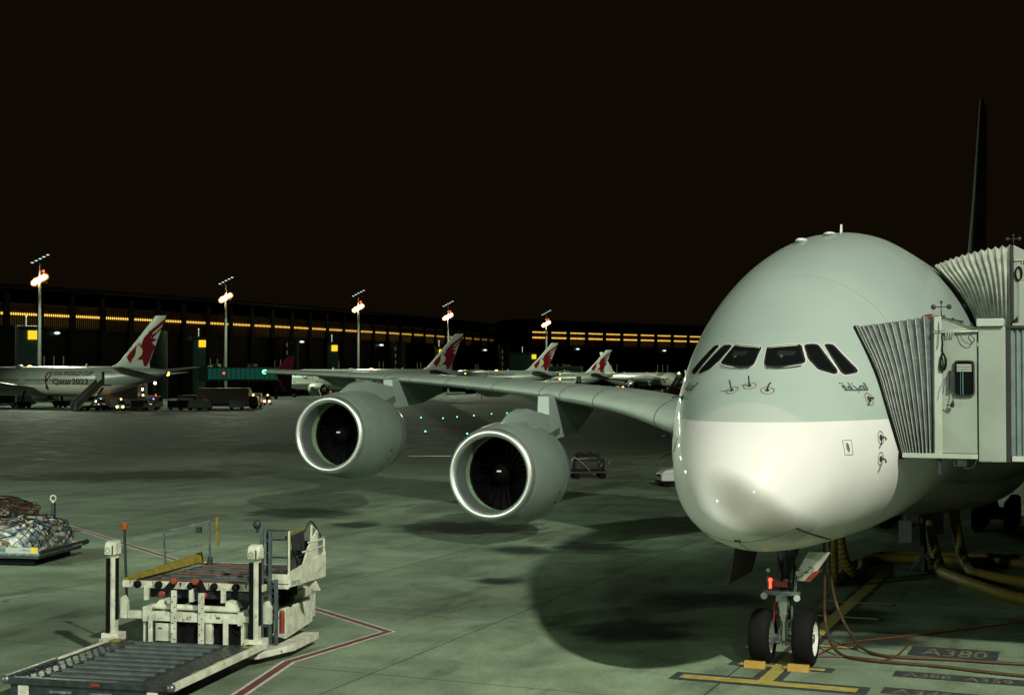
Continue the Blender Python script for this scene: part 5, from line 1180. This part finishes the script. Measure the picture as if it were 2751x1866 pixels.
    b = MB(); b.ball((73.9, 0, 7.3), .16, 8, 6); b.build("tail_light", E_AMBER, o)
    b = MB(); b.lathe((30, 0, 8.6), (0, 0, 1), [(0, 1.0), (.25, .7), (.45, .1)], 16); b.build("antenna_dome", M_JETW, o)
    for xa in (22, 50): b = MB(); b.prism([(xa, -.05, 8.6), (xa+.6, -.05, 8.6), (xa+.7, -.05, 9.2), (xa+.4, -.05, 9.2)], (0, .1, 0)); b.build("antenna", M_JETW, o)
    if text:
        for sg in (-1, 1):
            sx = (lambda u: tx0+u) if sg < 0 else (lambda u: tx0+14.6-u)
            lettering("FIFA WORLD CUP", 1.5, lambda x, y: side(sx(2.6+x), 6.75+y*.9, .09, sg), M_LOGO, o, "lettering", 11.6)
            lettering("Qatar2022", 2.0, lambda x, y: side(sx(2.9+x), 4.95+y*.85, .09, sg), M_LOGO, o, "lettering", 10.6)
            b = MB(); b.tube([side(sx(1.15+u), v, .03, sg) for u, v in [tuple(p[:2]) for p in spline([(-.1, 3.9, 0), (-.5, 4.2, 0), (-.2, 4.9, 0), (-.45, 5.8, 0), (-.35, 6.9, 0), (.3, 7.5, 0), (.8, 7.2, 0), (.7, 6.5, 0), (.1, 6.0, 0), (-.25, 5.2, 0), (.05, 4.5, 0), (-.1, 3.9, 0)], 6)]], .14, 4); b.build("ribbon_emblem", M_MAROON, o)
            lettering("QATAR", 3.4, lambda x, y: side(12+x if sg < 0 else 25-x, 6.0+y*.75, .09, sg), M_MAROON, o, "lettering", 11.5)
    return o, side
NH = (-.80, .60)
j1, _ = jet("nearest grey and white parked airliner with passenger stairs at its rear door", (-68.5, 281), (-.85, .53), True)
j2, _ = jet("second parked airliner, largely hidden behind the near wing and its outer engine", (-13.9, 402), NH, True)
j3, _ = jet("third parked airliner, its red emblem tail right of the fourth lamp mast", (16.6, 515), NH, True)
j4, _ = jet("farthest maroon tailed airliner, smallest tail fin beside the striped jet", (41.0, 585), NH, True, k=.93)
j5, sd = jet("striped white jet with teal and black swooshes beside the big nose", (39.5, 640), (.45, -.89), None, M_JETW, True, .93, mat("dark_wing", (.10, .11, .11), .45), 1, None, M_JETW)
for sg in (-1, 1):
    for name, m, off, w in (("swoosh", M_SEAL, .03, .34), ("swoosh", M_TEALWALL, .05, .55), ("swoosh", M_SEAL, .04, .2)):
        z0 = {.34: 7.0, .55: 5.4, .2: 6.2}[w]; b = MB(); up, lo = [], []
        for i in range(25):
            x = 10+i*1.5; z = z0-((i-12)/12)**2*2.2; up.append(sd(x, z+w, off, sg)); lo.append(sd(x, z-w, off, sg))
        b.loft([up, lo], False); b.build(name, m, j5)
# the fin of the striped jet would be plain: recolour nothing, leave the dark emblem off
for c in list(kids(j5)):
    if c.name.startswith("tail_fin"):
        for g in kids(c): bpy.data.objects.remove(g)
for j, xs in ((j1, 33), (j2, 38), (j3, 45)):
    b = MB(); b.ball((xs+.0, 0, 8.72), (.7, .22, .16), 12, 6); b.build("anticollision_lamp", E_AMBER, j)

# ---------------------------------------------------------------- lamp masts
E_FRINGE = emis("orange_lamp_glow", (1.0, .42, .12), .75)
def mast(label, loc, h, lit=True, power=0, radius=.8, seed=0, red=True, group="tall floodlight masts along the stands"):
    o = thing("lamp_mast", label, "lamp mast", loc, 0, group)
    b = MB(); b.lathe((0, 0, 0), (0, 0, 1), [(0, .9), (.4, .9), (.45, .55), (h*.5, .45), (h-.5, .32), (h+4.6, .18)], 14, True, True); b.build("pole", mat("pale_pole", (.42, .44, .40), .45), o, smooth=True, angle=40)
    b = MB(); b.bar((0, 0, h-.5), (0, .1, h+4.5), .5); b.box((-1.9, -.12, h-.4), (1.9, .12, h-.2)); b.box((-.12, -1.4, h+.1), (.12, 1.4, h+.3)); b.bar((-1.9, -.6, h+4.2), (1.9, .8, h+4.5), .16); b.build("crossbar", M_DARK, o)
    for k, (x, y, z) in enumerate([(-1.7, -.35, -.55), (-1.0, -.4, .1), (-.35, -.45, .25), (.35, -.45, .75), (1.0, -.4, 1.0), (1.6, -.35, 1.35)]):
        b = MB(); b.ball((x*.8, y, h+z*.8), (.55, .4, .48), 12, 8); fl_ = b.build("floodlight", E_FLOOD, o); b = MB(); b.ball((x*.8, y+.35, h+z*.8), (1.0, .30, .90), 14, 8); b.build("glow_fringe", E_FRINGE, fl_)  # glowing orange discs added behind the lamps imitate their halo
    for k in range(5):
        b = MB(); b.ball((-1.8+.9*k, -.3+.2*k, h+4.6+.5*k), (.42, .18, .13), 10, 6); b.build("spare_floodlight", E_SPARE, o)
    if red: b = MB(); b.ball((.9, 0, h+2.5), .33, 10, 8); b.build("obstruction_light", E_RED, o)
    if power: lamp("mast_lamp", (.9, -1.6, h-1.0), power, (.86, 1.0, .70), radius, o, ((30, -26, 8), 150, .5))
    return o
for i, (x, y, lab, red) in enumerate([(-118, 355, "tallest looking lit lamp mast at the far left of the photo", True), (-88, 437, "lit lamp mast above the teal boarding tunnel, second from the left", False), (-54.5, 504, "lit lamp mast in the middle, above the outer engine of the big airliner", True),
        (-152, 268, "lit lamp mast beyond the left edge of the picture", True), (-26, 578, "lit lamp mast just left of the second emblem tail", True), (15.9, 659, "shortest looking lit lamp mast nearest the big nose", True)]):
    mast(lab, (x, y, 0), 30.3, True, 105e3, .8, i, red)
for (p_, pw, r_, aim, cone, bl_, lc_), lab in zip(KEYS, ("floodlight mast behind the viewer on the right, outside the picture", "short floodlight mast behind the viewer on the left, outside the picture", "floodlight mast straight behind the viewer, outside the picture", "tall floodlight mast left of the viewer, outside the picture")):
    o = mast(lab, (p_[0], p_[1]-2, 0), p_[2]+1.2, True, 0, 1, 0, True)
    lamp("mast_lamp", (0, 3.2, p_[2]), pw, lc_, r_, o, ((aim[0]-p_[0], aim[1]-p_[1]+2, aim[2]), cone, bl_))

# ---------------------------------------------------------------- terminal concourse
def terminal(label, pts, bay, z_strip, rows, top, thick, group="terminal concourse buildings"):
    P2 = [Vector(p) for p in pts]; d = [0]
    for a, c in zip(P2, P2[1:]): d.append(d[-1]+(c-a).length)
    def at(t):
        k = max(j for j in range(len(d)-1) if d[j] <= t+1e-6); u = (t-d[k])/(d[k+1]-d[k]); return P2[k].lerp(P2[k+1], min(u, 1.0))
    o = thing("terminal", label, "terminal building", (P2[0].x, P2[0].y, 0), 0, group); O = Vector((P2[0].x, P2[0].y))
    n = int(d[-1]//bay); pos = [at(min(i*bay, d[-1])) - O for i in range(n+1)]
    dirs = [(pos[min(i+1, n)]-pos[max(i-1, 0)]).normalized() for i in range(n+1)]; out = [Vector((v.y, -v.x)) for v in dirs]    # towards the apron
    b = MB(); b.loft([[(p.x, p.y, 0), (p.x, p.y, z_strip-5), ] for p in pos], False); 
    back = [(p-o_*45) for p, o_ in zip(pos, out)]
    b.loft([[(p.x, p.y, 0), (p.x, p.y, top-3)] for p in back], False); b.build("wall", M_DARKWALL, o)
    b = MB(); rr = []
    for p, o_ in zip(pos, out):
        r_ = []
        for k in range(9):
            t = k/8; q = p + o_*(5-52*t); r_.append((q.x, q.y, top + 3.2*math.sin(math.pi*min(t*1.15+.08, 1)) - 2.2*t))
        for k in range(8, -1, -1):
            t = k/8; q = p + o_*(5-52*t); r_.append((q.x, q.y, top - thick + 3.2*math.sin(math.pi*min(t*1.15+.08, 1)) - 2.2*t))
        rr.append(r_)
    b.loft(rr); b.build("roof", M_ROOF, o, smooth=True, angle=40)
    glow, row_, mul = MB(), MB(), MB()
    rnd = random.Random(4)
    for i in range(n):
        a, c = pos[i], pos[i+1]; of = out[i]
        def q(t, off, z): v = a.lerp(c, t) + of*off; return (v.x, v.y, z)
        lit = rnd.random()
        t0, t1 = .12, .92
        for zz, hh in rows:
            s = MB(); s.hexa([q(t0, .25, zz-hh), q(t1, .25, zz-hh), q(t1, .05, zz-hh), q(t0, .05, zz-hh), q(t0, .25, zz+hh), q(t1, .25, zz+hh), q(t1, .05, zz+hh), q(t0, .05, zz+hh)])
            if not (lit < .06 and zz == rows[0][0]): s.build("light_strip", E_STRIP, o)
        glow.hexa([q(t0, .02, z_strip-4.6), q(t1, .02, z_strip-4.6), q(t1, -.2, z_strip-4.6), q(t0, -.2, z_strip-4.6)] + [q(t0, .02, z_strip+3.4), q(t1, .02, z_strip+3.4), q(t1, -.2, z_strip+3.4), q(t0, -.2, z_strip+3.4)])
        if lit > .35:
            m_ = 12
            for k in range(m_):
                u0 = t0+(t1-t0)*(k+.2)/m_; u1 = t0+(t1-t0)*(k+.75)/m_
                row_.poly([q(u0, .06, z_strip-1.1-.0), q(u1, .06, z_strip-1.1), q(u1, .06, z_strip-3.6), q(u0, .06, z_strip-3.6)])
        for k in range(12):
            u0 = t0+(t1-t0)*(k+.3)/12; u1 = t0+(t1-t0)*(k+.7)/12; row_.poly([q(u0, .06, z_strip+2.9), q(u1, .06, z_strip+2.9), q(u1, .06, z_strip+3.3), q(u0, .06, z_strip+3.3)])
        for k in range(13):
            u = t0+(t1-t0)*k/12; v0 = a.lerp(c, u); w = .09*dirs[i]
            mul.hexa([(v0.x-w.x+of.x*f, v0.y-w.y+of.y*f, z) if s_ < 0 else (v0.x+w.x+of.x*f, v0.y+w.y+of.y*f, z) for z in (z_strip-5, z_strip+3.8) for s_, f in ((-1, .5), (1, .5), (1, .3), (-1, .3))])
        mul.hexa([q(-.08, .8, 0), q(.08, .8, 0), q(.08, -.2, 0), q(-.08, -.2, 0), q(-.08, .8, top-1), q(.08, .8, top-1), q(.08, -.2, top-1), q(-.08, -.2, top-1)])
        if i % 5 == 2:
            s = MB(); s.ball(q(.5, .9, z_strip-5.6), (1.0, .4, .45), 8, 6); s.build("facade_lamp", E_SPARE, o)
        if i % 3 == 1:
            for k in range(3):
                u = .15+.3*k; s = MB(); s.hexa([q(u, .14, 7), q(u+.022, .14, 7), q(u+.022, .02, 7), q(u, .02, 7), q(u, .14, 13), q(u+.022, .14, 13), q(u+.022, .02, 13), q(u, .02, 13)]); s.build("window_slit", E_SLIT, o)
    glow.build("glazing", E_GLOW, o); row_.build("lit_glazing", E_ROW, o)["kind"] = "stuff"; mul.build("mullions", M_ROOF, o)["kind"] = "stuff"
    return o
Yk = np.linspace(372, 830, 60); yy = np.array([445, 475, 506, 543, 610, 662, 692, 768, 834.]); xx = np.array([-157, -138, -117, -96, -71, -52, -37, -17, 6.5]); cf = np.polyfit(yy, xx, 2)
terminal("long dark concourse with amber light strip curving away behind the masts", [(float(np.polyval(cf, y)), float(y)) for y in Yk], 13.3, 26.0, [(26.0, .34)], 33.5, 1.0)
terminal("dark concourse wing with two amber strips between the last mast and big nose", [(9, 735), (60, 783), (120, 838), (200, 900)], 14.0, 26.5, [(26.5, .36), (29.3, .30)], 34, 1.0)
# teal stair drums and the stand number towers
for i, (px, D, r_, h, lab) in enumerate([(353, 430, 3.6, 20, "teal stair drum just behind the nearest emblem tail"), (660, 560, 3.2, 21, "dim teal stair drum over the maroon wing tip fence"), (904, 640, 3.2, 22, "teal stair drum right of the middle lamp mast"), (1145, 720, 3.4, 22.5, "brightest teal stair drum left of the fifth lamp mast")]):
    X = (px-1161.5)/3226*D; o = thing("stair_drum", lab, "stair tower", (X, D, 0), 0, "teal stair drums on the concourse front")
    b = MB(); b.lathe((0, 0, 0), (0, 0, 1), [(0, r_), (h, r_), (h+.3, r_*.95), (h+.3, .1)], 28); b.build("drum", mat("pale_teal_cladding", (.10, .20, .19), .4, var=.15, scale=.5), o, smooth=True, angle=40)
    b = MB()
    for k in range(5): b.box((-.3-r_*.3, -r_*1.02, 6+3*k), (.1-r_*.3, -r_*.9, 7.6+3*k))
    b.build("window_slit", E_SLIT, o)
for i, (px, D, w, h, lab) in enumerate([(61, 340, 4.4, 18.6, "dark teal stand tower with lit yellow sign at the left edge"), (452, 432, 3.7, 18.6, "dark teal stand tower with lit yellow sign above the boarding tunnel"), (754, 492, 3.4, 18.4, "dark stand tower with yellow sign left of the middle mast"), (997, 566, 3.6, 18.3, "dark stand tower with yellow sign left of the second emblem tail"), (1186, 670, 12.5, 17.8, "wide teal stand block with yellow sign beside the third emblem tail")]):
    X = (px-1161.5)/3226*D; o = thing("stand_tower", lab, "stand tower", (X, D, 0), math.atan2(-X, D), "stand towers with lit yellow signs")
    b = MB(); b.box((-w/2, 0, 0), (w/2, 5, h)); b.build("tower_wall", M_TEALWALL, o, bevel=.05)
    b = MB(); b.box((-w/2-.25, -.3, h-1.0), (w/2+.25, -.01, h-.7)); b.box((-w/2-.2, -.3, h-9.5), (w/2+.3, -.01, h-9.2)); b.box((-w/2-.35, -.25, 2), (-w/2-.05, .1, h+1.5)); b.build("ledge", M_DARK, o)
    b = MB(); b.box((w/2-2.0, -.35, h-3.2), (w/2+.1, -.02, h-1.1)); b.build("lit_sign", E_SIGN, o)
    b = MB(); b.cyl((-.2, 1, h), (-.2, 1, h+2.2), .07); b.ball((-.2, 1, h+2.3), .18, 8, 6); b.build("roof_lamp", E_SPARE, o)
# dark mass left of the first tower and the fixed boarding tunnels
o = thing("service_block", "low dark block left of the first stand tower", "building", (-131, 346, 0), R(-6)); b = MB(); b.box((-14, 0, 0), (10.6, 6, 19)); b.build("block_wall", M_DARKWALL, o)
def tunnel(label, a, c, z0, z1, lit=True):
    a = Vector((*a, 0)); c = Vector((*c, 0)); d = (c-a); L_ = d.length; o = thing("boarding_tunnel", label, "boarding tunnel", a, math.atan2(d.y, d.x), "glazed boarding tunnels to the stands")
    b = MB(); b.box((0, -1.5, z1-.02), (L_, 1.5, z1+.35)); b.box((0, -1.5, z0-.45), (L_, 1.5, z0)); 
    b.build("tunnel_frame", M_BRIDGE, o)
    nb = int(L_/1.6)
    b = MB()
    for k in range(nb+1): b.box((k*L_/nb-.07, -1.52, z0), (k*L_/nb+.07, -1.44, z1))
    b.box((-3.2, -1.8, z0-.6), (0, 1.8, z1+.8)); b.build("rotunda", M_BRIDGE, o)
    b = MB(); b.box((.02, -1.42, z0), (L_-.02, 1.4, z1)); b.build("lit_glass", E_TEAL if lit else M_TEALWALL, o)
    for xa in (1, L_*.55): b = MB(); b.box((xa, -.8, z1+.36), (xa+2.1, .8, z1+1.25)); b.build("roof_unit", M_BRIDGE2, o)
    b = MB()
    for x in (2, L_*.5, L_-2): b = MB(); b.box((x-.2, -.5, 0), (x+.2, .5, z0-.4)); b.box((x-1.4, -.9, z0-2.2), (x+1.4, -.4, z0-.45)); b.build("leg", M_DARK, o)
    return o
tunnel("teal lit glass boarding tunnel between the nearest airliner and the wing tip", (-88.5, 418), (-66, 408), 5.7, 8.9)
tunnel("dark boarding tunnel left of the striped jet", (15, 640), (31, 632), 6, 10.5, False)
# ---------------------------------------------------------------- ground vehicles by the far stands
def stairs_truck(label, foot, top, ztop, w=1.6):
    f = Vector((*foot, 0)); t = Vector((*top, 0)); d = t-f; L_ = d.length; o = thing("passenger_stairs", label, "passenger stairs", f, math.atan2(d.y, d.x), "passenger stairs at the airliners")
    b = MB(); n = 18
    for k in range(n): b.box((.3+k*(L_-2.5)/n, -w/2+.1, .4+(ztop-.5)*k/n), (.3+(k+1)*(L_-2.5)/n, w/2-.1, .55+(ztop-.5)*k/n))
    b.build("steps", M_STEEL, o)
    for sg in (-1, 1):
        b = MB(); b.hexa([(0, sg*w/2-.06, .1), (0, sg*w/2+.06, .1), (L_-2.2, sg*w/2+.06, ztop-.4), (L_-2.2, sg*w/2-.06, ztop-.4), (0, sg*w/2-.06, 1.5), (0, sg*w/2+.06, 1.5), (L_-2.2, sg*w/2+.06, ztop+1.1), (L_-2.2, sg*w/2-.06, ztop+1.1)]); b.build("balustrade", mat("grey_green_panel", (.20, .23, .21), .45), o)
    b = MB(); b.box((L_-2.4, -w/2-.2, ztop-.3), (L_, w/2+.2, ztop)); b.box((L_-2.3, -w/2-.2, ztop), (L_-2.2, w/2+.2, ztop+2.4)); b.box((L_-2.3, w/2+.1, ztop), (L_-.2, w/2+.2, ztop+2.4)); b.box((L_-2.4, -w/2-.2, ztop+2.4), (L_, w/2+.2, ztop+2.5)); b.build("landing", M_BRIDGE, o)
    b = MB(); b.box((L_*.25, -1.1, .45), (L_-1.0, 1.1, 1.0)); b.bar((L_*.5, 0, .9), (L_-1.2, 0, ztop-.6), .3); b.build("chassis", M_DARK, o)
    for x in (L_*.32, L_-1.8):
        for sg in (-1, 1): b = MB(); b.lathe((x, sg*1.0, .42), (0, 1, 0), [(-.14, .2), (-.13, .42), (.13, .42), (.14, .2)], 14, True, True); b.build("wheel", M_BLACK, o)
    return o
def wheels(o, xs, y, r_):
    for x in xs:
        for sg in (-1, 1): b = MB(); b.lathe((x, sg*y, r_), (0, 1, 0), [(-.15, r_*.5), (-.14, r_*.95), (0, r_), (.14, r_*.95), (.15, r_*.5)], 14, True, True); b.build("wheel", M_BLACK, o)
def lens(o, name, pts, m, r_=.14):
    for p in pts: b = MB(); b.ball(p, r_, 8, 6); b.build(name, m, o)
def truck(label, loc, rz, L_=8.0, h=3.6, m=None, head=False, tail=False, beacon=None, cabm=None):
    o = thing("service_truck", label, "truck", (*loc, 0), rz, "service trucks at the far stands"); m = m or mat("dull_box_panel", (.15, .16, .15), .5)
    b = MB(); b.box((1.9, -1.2, .95), (L_, 1.2, h)); b.build("cargo_box", m, o, bevel=.05)
    b = MB(); b.hexa([(-.1, -1.15, .55), (1.75, -1.15, .55), (1.75, 1.15, .55), (-.1, 1.15, .55), (.35, -1.1, 2.5), (1.75, -1.1, 2.6), (1.75, 1.1, 2.6), (.35, 1.1, 2.5)]); cab = b.build("cab", cabm or M_BRIDGE, o, bevel=.05)
    b = MB(); b.hexa([(.08, -1.0, 1.55), (.10, 1.0, 1.55), (.12, 1.0, 1.55), (.11, -1.0, 1.55), (.27, -.98, 2.4), (.27, .98, 2.4), (.33, .98, 2.4), (.33, -.98, 2.4)]); b.build("windscreen", M_GLASS, cab)
    b = MB(); b.box((0, -.9, .45), (L_, .9, .9)); b.build("chassis", M_DARK, o); wheels(o, (.9, L_-1.6), 1.0, .45)
    if head: lens(o, "headlight", [(-.12, -.8, .85), (-.12, .8, .85)], E_WARM, .20)
    if tail: lens(o, "tail_lamp", [(L_+.05, -.9, 1.0), (L_+.05, .9, 1.0)], E_REDLO, .18)
    if beacon: lens(o, "beacon", [(1.2, 0, 2.75)], beacon, .17)
    return o
def tractor(label, loc, rz, head=False, beacon=None, tail=False):
    o = thing("baggage_tractor", label, "tractor", (*loc, 0), rz, "baggage tractors at the far stands")
    b = MB(); b.box((0, -.75, .35), (2.9, .75, 1.05)); b.hexa([(0, -.7, 1.05), (1.1, -.7, 1.05), (1.1, .7, 1.05), (0, .7, 1.05), (.15, -.65, 1.25), (1.1, -.65, 1.3), (1.1, .65, 1.3), (.15, .65, 1.25)]); b.build("body", M_BRIDGE, o, bevel=.04)
    b = MB(); b.box((1.15, -.7, 2.0), (2.7, .7, 2.08))
    for x in (1.2, 2.65):
        for y in (-.65, .65): b.bar((x, y, 1.0), (x, y, 2.02), .07)
    b.build("canopy_frame", M_DARK, o)
    b = MB(); b.box((1.7, -.5, 1.05), (2.2, .5, 1.2)); b.box((2.15, -.5, 1.2), (2.3, .5, 1.7)); b.build("seat", M_BLACK, o); wheels(o, (.5, 2.4), .65, .36)
    if head: lens(o, "headlight", [(-.08, -.55, .8), (-.08, .55, .8)], E_WARM, .18)
    if beacon: lens(o, "beacon", [(1.9, 0, 2.2)], beacon, .15)
    if tail: lens(o, "tail_lamp", [(2.95, -.55, .8), (2.95, .55, .8)], E_REDLO, .17)
    return o
def cart(label, loc, rz, fill):
    o = thing("baggage_cart", label, "baggage cart", (*loc, 0), rz, "baggage carts in the far train")
    b = MB(); b.box((0, -.8, .4), (3.0, .8, .52)); b.box((0, -.8, 2.0), (3.0, .8, 2.06))
    for x in (.03, 2.97):
        for y in (-.77, .77): b.bar((x, y, .5), (x, y, 2.02), .06)
    b.build("cart_frame", M_STEEL, o)
    b = MB(); b.box((.1, -.72, .53), (2.9, .72, 1.85)) if fill == 0 else b.hexa([(.1, -.82, .53), (2.9, -.82, .53), (2.9, .72, .53), (.1, .72, .53), (.5, -.85, 1.95), (2.5, -.85, 1.95), (2.9, .7, 1.95), (.1, .7, 1.95)]); b.build("curtain", (M_BLACK, M_BRIDGE)[fill], o); wheels(o, (.5, 2.5), .65, .28)
    return o
def at_px(px, D): return ((px-1161.5)/3226*D, D)
stairs_truck("long grey passenger stairs leading up to the rear door of the nearest airliner", at_px(166, 270.5), at_px(246, 277), 5.0)
stairs_truck("dark passenger stairs by the rear of the far small tailed airliner", at_px(1302, 545), at_px(1318, 552), 4.0)
stairs_truck("dark passenger stairs before the striped jet close to the big nose", at_px(1518, 470), at_px(1545, 480), 5.5)
tractor("baggage tractor with two bright headlights right of the long stairs", at_px(273, 272), R(100), True, E_AMBER)
tractor("baggage tractor with blue beacon beneath the nearest tail", at_px(326, 276), R(20), False, E_BLUE)
tractor("baggage tractor with a red lamp and blue beacon next to the headlights", at_px(252, 280), R(200), False, E_BLUE, True)
tractor("small tractor with amber beacon under the second airliner engine", at_px(772, 395), R(60), True, E_AMBER)
for i, (px, fl, lab) in enumerate([(388, 0, "first cart of the baggage train, dark curtain"), (410, 0, "second cart of the baggage train, dark curtain"), (432, 1, "pale curtained cart in the middle of the baggage train"), (453, 1, "last pale cart of the baggage train beside the container truck")]):
    cart(lab, at_px(px-6, 279), R(3), fl)
truck("long container truck with amber cab lamps ahead of the second engine", at_px(588, 292), R(180), 12.5, 4.2, mat("brown_grey_container", (.19, .18, .15), .55), False, True, E_AMBER, M_DARK)
truck("dark high box truck parked under the nearest tail cone", at_px(352, 300), R(178), 8.5, 5.0, mat("dark_olive_box", (.10, .10, .085), .5), False, False, None)
truck("yellow lit catering truck behind the foot of the long stairs", at_px(214, 296), R(10), 7.0, 4.0, mat("ochre_box", (.30, .22, .08), .5), False, False, E_WARM)
truck("white van shaped truck with red tail lamps left of the baggage train", at_px(367, 290), R(175), 6.0, 2.4, M_JETW, False, True, E_RED)
truck("pale truck with amber beacon below the farthest emblem tail", at_px(1372, 505), R(170), 8, 3.4, M_JETW, True, False, E_AMBER)
truck("white service truck with headlights under the striped jet", at_px(1415, 500), R(100), 7, 3.0, M_JETW, True, False, E_AMBER)
truck("red and white truck with red tail lamps right of the striped jet", at_px(1500, 430), R(0), 9, 3.0, M_RED, False, True, None)
truck("dark truck with red tail lamps nearest to the big nose", at_px(1478, 395), R(185), 9, 2.8, M_DARK, False, True, None)
truck("small pale truck by the wheels of the nearest airliner", at_px(118, 330), R(0), 7, 2.8, M_JETW, False, True, None)
hy = MB(); hy.tube(spline([(*at_px(724, 420), 2.6), (*at_px(728, 415), 1.2), (*at_px(733, 412), .3), (*at_px(770, 410), .25), (*at_px(850, 410), .25), (*at_px(900, 412), .25)], 8), .22, 8)
tag(hy.build("air_hose", M_HOSE, smooth=True), "far yellow hose on the ground left of the outer engine", "air hose")
# cool lit ground equipment lamps around the far stands, each on its own short post
for i, (px, D, z, m, lab) in enumerate([(381, 283, 7.0, E_AMBER, "short lamp post glowing at the tail cone of the nearest airliner"), (352, 330, 5, E_WARM, "warm lamp post behind the nearest airliner tail"), (1270, 500, 5.5, E_AMBER, "amber lamp post between the third and fourth emblem tails"), (1092, 405, 5.6, E_AMBER, "amber lamp post above the near wing left of the world cup lettering"), (1540, 470, 7.5, E_WARM, "warm lamp post on the stairs side of the striped jet"), (508, 400, 7.4, E_RED, "red lamp post on the teal boarding tunnel")]):
    o = thing("lamp_post", lab, "lamp post", (*at_px(px, D), 0)); b = MB(); b.cyl((0, 0, 0), (0, 0, z), .08); b.build("post", M_DARK, o); b = MB(); b.ball((0, 0, z), .30, 10, 8); b.build("lens", m, o)

truck("dark high loader truck with white work lamps under the tail of the nearest airliner", at_px(338, 290), R(175), 7.5, 4.6, mat("dark_olive_box", (.10, .10, .085), .5), True, True, E_WARM)
truck("small dark van with amber beacon behind the baggage train", at_px(470, 300), R(180), 6.0, 2.6, M_DARK, False, True, E_AMBER)
truck("pale van below the teal boarding tunnel with red tail lamps", at_px(535, 330), R(0), 6.0, 2.6, M_JETW, False, True, E_RED)
truck("white tanker sized truck beneath the boarding tunnel near the wing tip", at_px(485, 345), R(2), 9.0, 3.2, M_JETW, False, False, E_AMBER)
tractor("tractor with white headlamps just left of the wing tip fence", at_px(606, 330), R(95), True, E_AMBER)
tractor("tractor with red lamps at the engine of the second airliner", at_px(735, 400), R(10), True, E_RED, True)
truck("low truck with amber lights in front of the farthest emblem tail", at_px(1392, 470), R(178), 7.0, 2.4, M_DARK, True, True, E_AMBER)
truck("dark truck with red tail lamps behind the stairs near the big nose", at_px(1540, 520), R(2), 8.0, 3.0, M_DARK, False, True, E_AMBER)


for px, D, rz, fl, lab in ((248, 284, 6, 1, "pale cart standing under the rear door of the nearest airliner"), (300, 279, -8, 0, "dark cart right of the two bright headlights"), (520, 283, 4, 1, "pale loose cart in front of the container truck"), (405, 296, 0, 1, "pale cart in the row behind the baggage train")):
    cart(lab, at_px(px, D), R(rz), fl)
tractor("small tractor with white headlamps beside the pale cart under the rear door", at_px(232, 288), R(110), True, None)
tractor("small tractor with blue beacon close to the container truck cab", at_px(596, 300), R(185), False, E_BLUE, True)
o = thing("belt_loader", "slanted yellow belt loader reaching up to the belly of the nearest airliner", "belt loader", (*at_px(262, 290), 0), R(150)); b = MB(); b.bar((0, 0, .9), (6.5, 0, 3.3), .9, .25); b.build("belt", M_YEL, o); b = MB(); b.box((.8, -.9, .4), (4.6, .9, 1.0)); b.build("chassis", M_BRIDGE2, o); wheels(o, (1.4, 4.0), .8, .4)
lens(o, "work_lamp", [(6.4, 0, 3.75), (5.0, .6, 1.5)], E_WARM, .2)
o = thing("container_loader", "white lit container loader below the tail of the nearest airliner", "cargo loader", (*at_px(318, 292), 0), R(170)); b = MB(); b.box((0, -1.4, 2.6), (5, 1.4, 2.9)); b.bar((.6, -1.2, .5), (4.4, -1.2, 2.7), .25); b.bar((4.4, 1.2, .5), (.6, 1.2, 2.7), .25); b.build("lift_platform", M_JETW, o); b = MB(); b.box((0, -1.3, .4), (6, 1.3, .95)); b.build("chassis", M_JETW, o); wheels(o, (1.0, 5.0), 1.1, .42); lens(o, "work_lamp", [(.1, -1.3, 3.9), (.1, 1.3, 3.9), (2.5, -1.45, 3.2)], E_WARM, .24); b = MB(); b.bar((.1, -1.3, 2.8), (.1, -1.3, 3.8), .08); b.bar((.1, 1.3, 2.8), (.1, 1.3, 3.8), .08); b.build("lamp_stalk", M_DARK, o)
